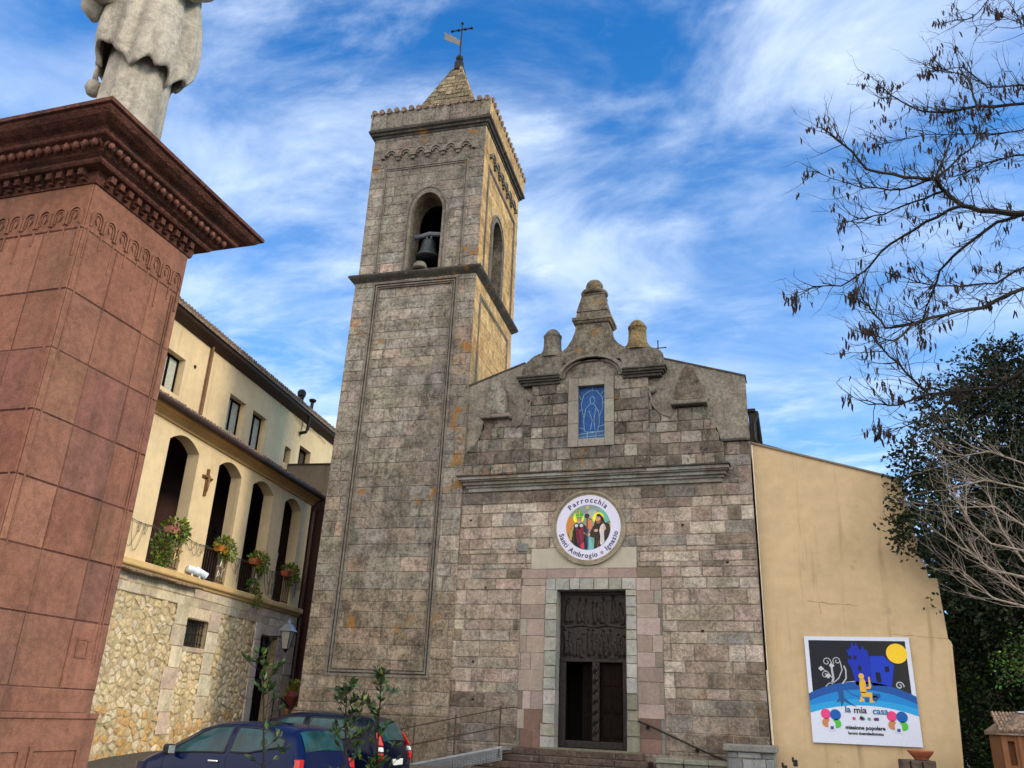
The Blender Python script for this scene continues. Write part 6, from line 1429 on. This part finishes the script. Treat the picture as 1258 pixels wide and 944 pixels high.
for bi, b in enumerate(BR):
    root = bi in (0,4,6,7,8,9,11,12,14,17,19); P = [Vector(p) for p in b]
    if root: 
        tz = min(10.5, max(3.2, b[0][2]-1.1)); a = Vector(tp(tz)); e = P[0]; P = [a, a+(e-a)*.35+Vector((0,0,.05)), a+(e-a)*.7+Vector((0,0,.06))]+P
    # wiggle the polyline a little, then thin it towards its tip
    Q = []
    for a, e in zip(P, P[1:]):
        for k in range(3): Q.append(a+(e-a)*k/3+Vector((R.uniform(-1,1),R.uniform(-1,1),R.uniform(-1,1)))*(.012 if k else .0))
    Q.append(P[-1]); big = {0:.034,9:.028,12:.026,14:.026,4:.022,17:.018,11:.018,6:.016}.get(bi, .013); n = len(Q)
    if not root: big = .016 if bi in (10,) else .012
    tube(bm, Q, [big*(1-.78*k/(n-1))+(.02*(1-k/6) if root and k < 6 else 0) for k in range(n)], 7, False)
    L_ = sum((Q[k+1]-Q[k]).length for k in range(n-1))
    for s in range(int(L_*20.0)):
        k = R.randint(1, n-2); p = Q[k]+(Q[k+1]-Q[k])*R.random(); t = (Q[k+1]-Q[k]).normalized()
        twig(p, t*.9+Vector((R.uniform(-1,1),R.uniform(-1,1),R.uniform(-.9,.9)))*.9, R.uniform(.15,.45), R.uniform(.0035,.006), 2 if R.random() < .6 else 1, .095, bm)
    for k in range(R.randint(2,5)): twig(Q[-1], Q[-1]-Q[-2]+Vector((R.uniform(-.05,.05),R.uniform(-.05,.05),R.uniform(-.05,.05))), R.uniform(.06,.16), .004, 1, .6, bm)
obj('branches', bm, 'bark', bt_, TB); o = obj('seed_pods', pods, 'pod', bt_, TB); o['kind'] = 'stuff'
R = random.Random(5)
# pale bare shrub tree lower right
TB2 = (4.9,13.8,gz(4.9,13.8)); bs = thing('bare_shrub', 'pale leafless shrubby tree arching in front of the dark evergreen', 'shrub', TB2); bm = B(); tk = B()
tube(tk, [TB2,(4.75,13.8,1.0),(4.5,13.8,2.2),(4.3,13.8,3.2)], [.10,.085,.07,.05], 9); obj('trunk', tk, 'twig', bs, TB2)
for b in TW:
    e = Vector(b[0]); a = Vector((4.5,13.8,min(3.1,e.z-.6))); Q = [a, a+(e-a)*.5+Vector((0,0,.12))]+[Vector(p) for p in b]
    tube(bm, Q, [.03,.022,.016,.012,.008,.005][:len(Q)], 6, False)
    for s in range(15):
        k = R.randint(1,len(Q)-2); p = Q[k]+(Q[k+1]-Q[k])*R.random(); t = (Q[k+1]-Q[k]).normalized(); twig(p, t+Vector((R.uniform(-.7,.3),R.uniform(-.6,.6),R.uniform(-.5,.9)))*.7, R.uniform(.3,.9), .0055, 2, 0, bm, .3)
obj('branches', bm, 'twig', bs, TB2)
# ================================================================ dark evergreen and the bushes below it
def epal(b=.68): return tuple(x*b*R.uniform(.7,1.25) for x in R.choice([(.014,.026,.010),(.020,.034,.012),(.010,.020,.009),(.030,.044,.014)]))
def crown(bm, clumps, dens, size, pal):
    for (cx, cy, cz, r) in clumps:
        # leaf sprays on small twigs through the clump's shell, gaps between
        for i in range(int(dens*r*r)):
            while True:
                d = Vector((R.gauss(0,1),R.gauss(0,1),R.gauss(0,1)))
                if d.length > .1: break
            d.normalize(); rr = r*(R.uniform(.6,1.05) if R.random() < .8 else R.uniform(.2,.6)); n_ = mnoise.noise(d*2.3+Vector((cx,cy,cz)))
            rr *= 1+.35*n_; c = Vector((cx,cy,cz))+Vector((d.x*rr,d.y*rr,d.z*rr*.85))
            if mnoise.noise(c*.9) < -.36: continue
            for k in range(9): leaf(bm, c+Vector((R.gauss(0,.13),R.gauss(0,.13),R.gauss(0,.11))), d*.5+Vector((R.uniform(-1,1),R.uniform(-1,1),R.uniform(-.7,.8))), size*R.uniform(.7,1.4), pal(), .55)
EV = (6.6,24.6,gz(6.6,24.6))
ev = thing('evergreen_tree', 'big dark evergreen tree overhanging the end of the yellow building', 'tree', EV)
bm = B(); tube(bm, [(6.6,24.6,EV[2]-.2),(6.5,24.5,2),(6.4,24.3,5),(6.6,24.3,8),(6.8,24.4,10.5)], [.42,.34,.28,.2,.08], 12)
for e in ((2.9,21.1,6.0),(4.2,22.6,8.6),(5.6,23.5,10.5),(8.6,24,8),(4.8,22.6,4.2),(6.2,22.0,6.2),(7.4,22.4,9.6)): a = Vector((6.45,24.4,R.uniform(2.5,6))); e = Vector(e); tube(bm, [a,a+(e-a)*.5+Vector((0,0,.4)),e], [.14,.09,.03], 7)
obj('trunk', bm, 'bark', ev, EV)
bm = B(); R = random.Random(11)
CL = [(2.75,20.9,6.05,.55),(3.1,21.2,6.9,.75),(3.35,21.5,7.9,.75),(3.9,21.7,8.6,.8),(4.3,22.3,9.6,.85),(5.2,23,10.4,1.0),(6.2,23.6,10.9,1.1),(7.4,24,10.6,1.3),(3.9,21.6,7.2,.9),(4.8,22,7.9,1.1),(5.6,22.6,9.2,1.2),(6.8,23,9.4,1.3),(3.9,21.8,5.9,.85),(4.7,21.9,6.5,1.1),(5.8,22.3,7.6,1.3),(7.2,22.8,8.0,1.4),(4.3,22.3,4.9,1.0),(5.4,22.3,5.6,1.2),(6.6,22.7,6.2,1.4),(4.6,22.9,3.7,1.1),(5.8,22.7,4.2,1.3),(7.2,23.2,4.8,1.4),(8.4,24,7,1.6),(8.2,24,9.2,1.4),(5.0,24.0,6.6,1.3),(6.2,24.8,8.4,1.4),(6.8,23.4,2.8,1.3)]
crown(bm, CL+[(5.0,22.8,2.4,1.1),(6.0,23.0,3.2,1.3),(4.4,22.6,4.3,.9),(7.6,23.5,6.4,1.5),(5.6,23.4,6.0,1.3),(4.9,22.9,5.4,1.1),(8.6,24.2,3.6,1.5)], 215, .115, epal); obj('crown', bm, 'ever', ev, EV)
def shrub(name, loc, cl, dens, size, pal, label, cat='shrub', group=None):
    t = thing(name, label, cat, loc, 0, group); bm = B(); tube(bm, [(0,0,-.2),(0,0,.6)], [.05,.03], 6)
    for k in range(5): tube(bm, [(0,0,.2),(R.uniform(-.4,.4),R.uniform(-.3,.3),R.uniform(.6,1.2))], [.025,.01], 5)
    obj('stem', bm, 'bark', t); bm = B(); crown(bm, cl, dens, size, pal); obj('foliage', bm, 'ever', t); return t
gp = lambda b: (lambda: tuple(x*b*R.uniform(.6,1.4) for x in R.choice([(.02,.04,.012),(.03,.055,.014),(.016,.03,.012),(.05,.085,.018)])))
shrub('dark_bush', (4.1,23.2,gz(4.1,23.2)), [(-.1,0,.9,.8),(.3,.2,1.7,.9),(-.1,.1,2.5,.8),(.9,.2,2.4,.9),(.5,.3,3.2,.9),(.0,1.2,1.2,1.0),(.3,1.5,2.6,1.0)], 260, .09, gp(.8), 'dark ivy-like bush growing against the corner of the yellow building')
shrub('mid_bush', (5.4,22.6,gz(5.4,22.6)), [(-.3,0,1.1,.9),(.5,0,1.5,1.0),(0,.2,2.3,.9),(.9,.3,2.6,.9)], 260, .09, gp(1.0), 'mid green bush behind the little orange kiosk')
shrub('light_bush', (4.75,21.9,gz(4.75,21.9)), [(-.15,0,2.7,.42),(.15,.1,3.1,.40),(.5,.1,2.6,.5)], 300, .075, gp(2.6), 'brighter yellow-green bush showing above the kiosk roof')
shrub('dry_bush', (5.5,22.0,gz(5.5,22.0)), [(.1,0,3.3,.5),(.5,.1,2.9,.5)], 260, .08, lambda: tuple(x*R.uniform(.6,1.3) for x in R.choice([(.16,.13,.07),(.20,.16,.09),(.10,.10,.04)])), 'dry pale brown bush at the right behind the kiosk')
# little orange kiosk with a tiled cap
KX = (3.46,20.0,gz(4,20)-.1); kz = KX[2]
KXS = .22
kk = thing('kiosk', 'small orange rendered kiosk with clay tile roof and slit niches', 'kiosk', (4.2+KXS,20.6,kz-.08))
KO = (4.2,20.6,kz)
bm = B(); x0, x1, zt_ = 3.50,4.9,1.84
for a, b, z0, z1 in ((x0,3.60,kz,zt_),(3.72,4.02,kz,zt_),(4.11,4.45,kz,zt_),(4.54,x1,kz,zt_),(3.60,3.72,kz,1.30),(4.02,4.11,kz,1.42),(4.45,4.54,kz,1.42),(3.60,3.72,1.74,zt_),(4.02,4.11,1.76,zt_),(4.45,4.54,1.76,zt_)): box(bm, a,b, 20.0,20.12, z0,z1)
box(bm, x0,x1, 20.121,21.2, kz,zt_); box(bm, 3.78,3.86, 19.97,20.0, kz,zt_, .01)
obj('wall', bm, 'orange', kk, KO)
bm = B(); prism(bm, [(x0-.06,1.85),(x1+.06,1.85),(x1+.06,1.92),(4.5,2.24),(3.9,2.24),(x0-.06,1.92)], lambda u,v,d: (u,d,v), 19.92,21.3)
R = random.Random(4)
for i in range(22):
    u = x0-.04+(x1-x0+.08)*(i+.5)/22
    for k in range(4): y = 19.88+.16*k; z = 1.92+.085*k; tube(bm, [(u+R.uniform(-.01,.01),y,z+.01+R.uniform(-.01,.01)),(u*(1-.03)+4.2*.03,y+.19,z+.10)], [.036,.030], 6)
frus(bm, 4.25,20.75, 2.20,2.27, .4,.3, .45,.3)
obj('roof', bm, 'oldtile', kk, KO)
bm = B(); box(bm, 3.95,4.3, 20.35,20.6, 2.27,2.31, .01); obj('roof_cap', bm, 'galv', kk, KO)

# far wood behind the yellow building, one dark mass
R = random.Random(31); bm = B(); cl = []
for k in range(60):
    x = R.uniform(5.4,24) if k > 14 else R.uniform(5.2,7.5); y = R.uniform(33,42); cl.append((x,y,gz(x,y)+R.uniform(.5,8.5),R.uniform(1.2,2.0)))
crown(bm, cl, 34, .34, gp(.55)); tag(obj('far_wood', bm, 'ever'), 'dark wood seen as one mass far behind the evergreen tree', 'wood', kind='stuff')
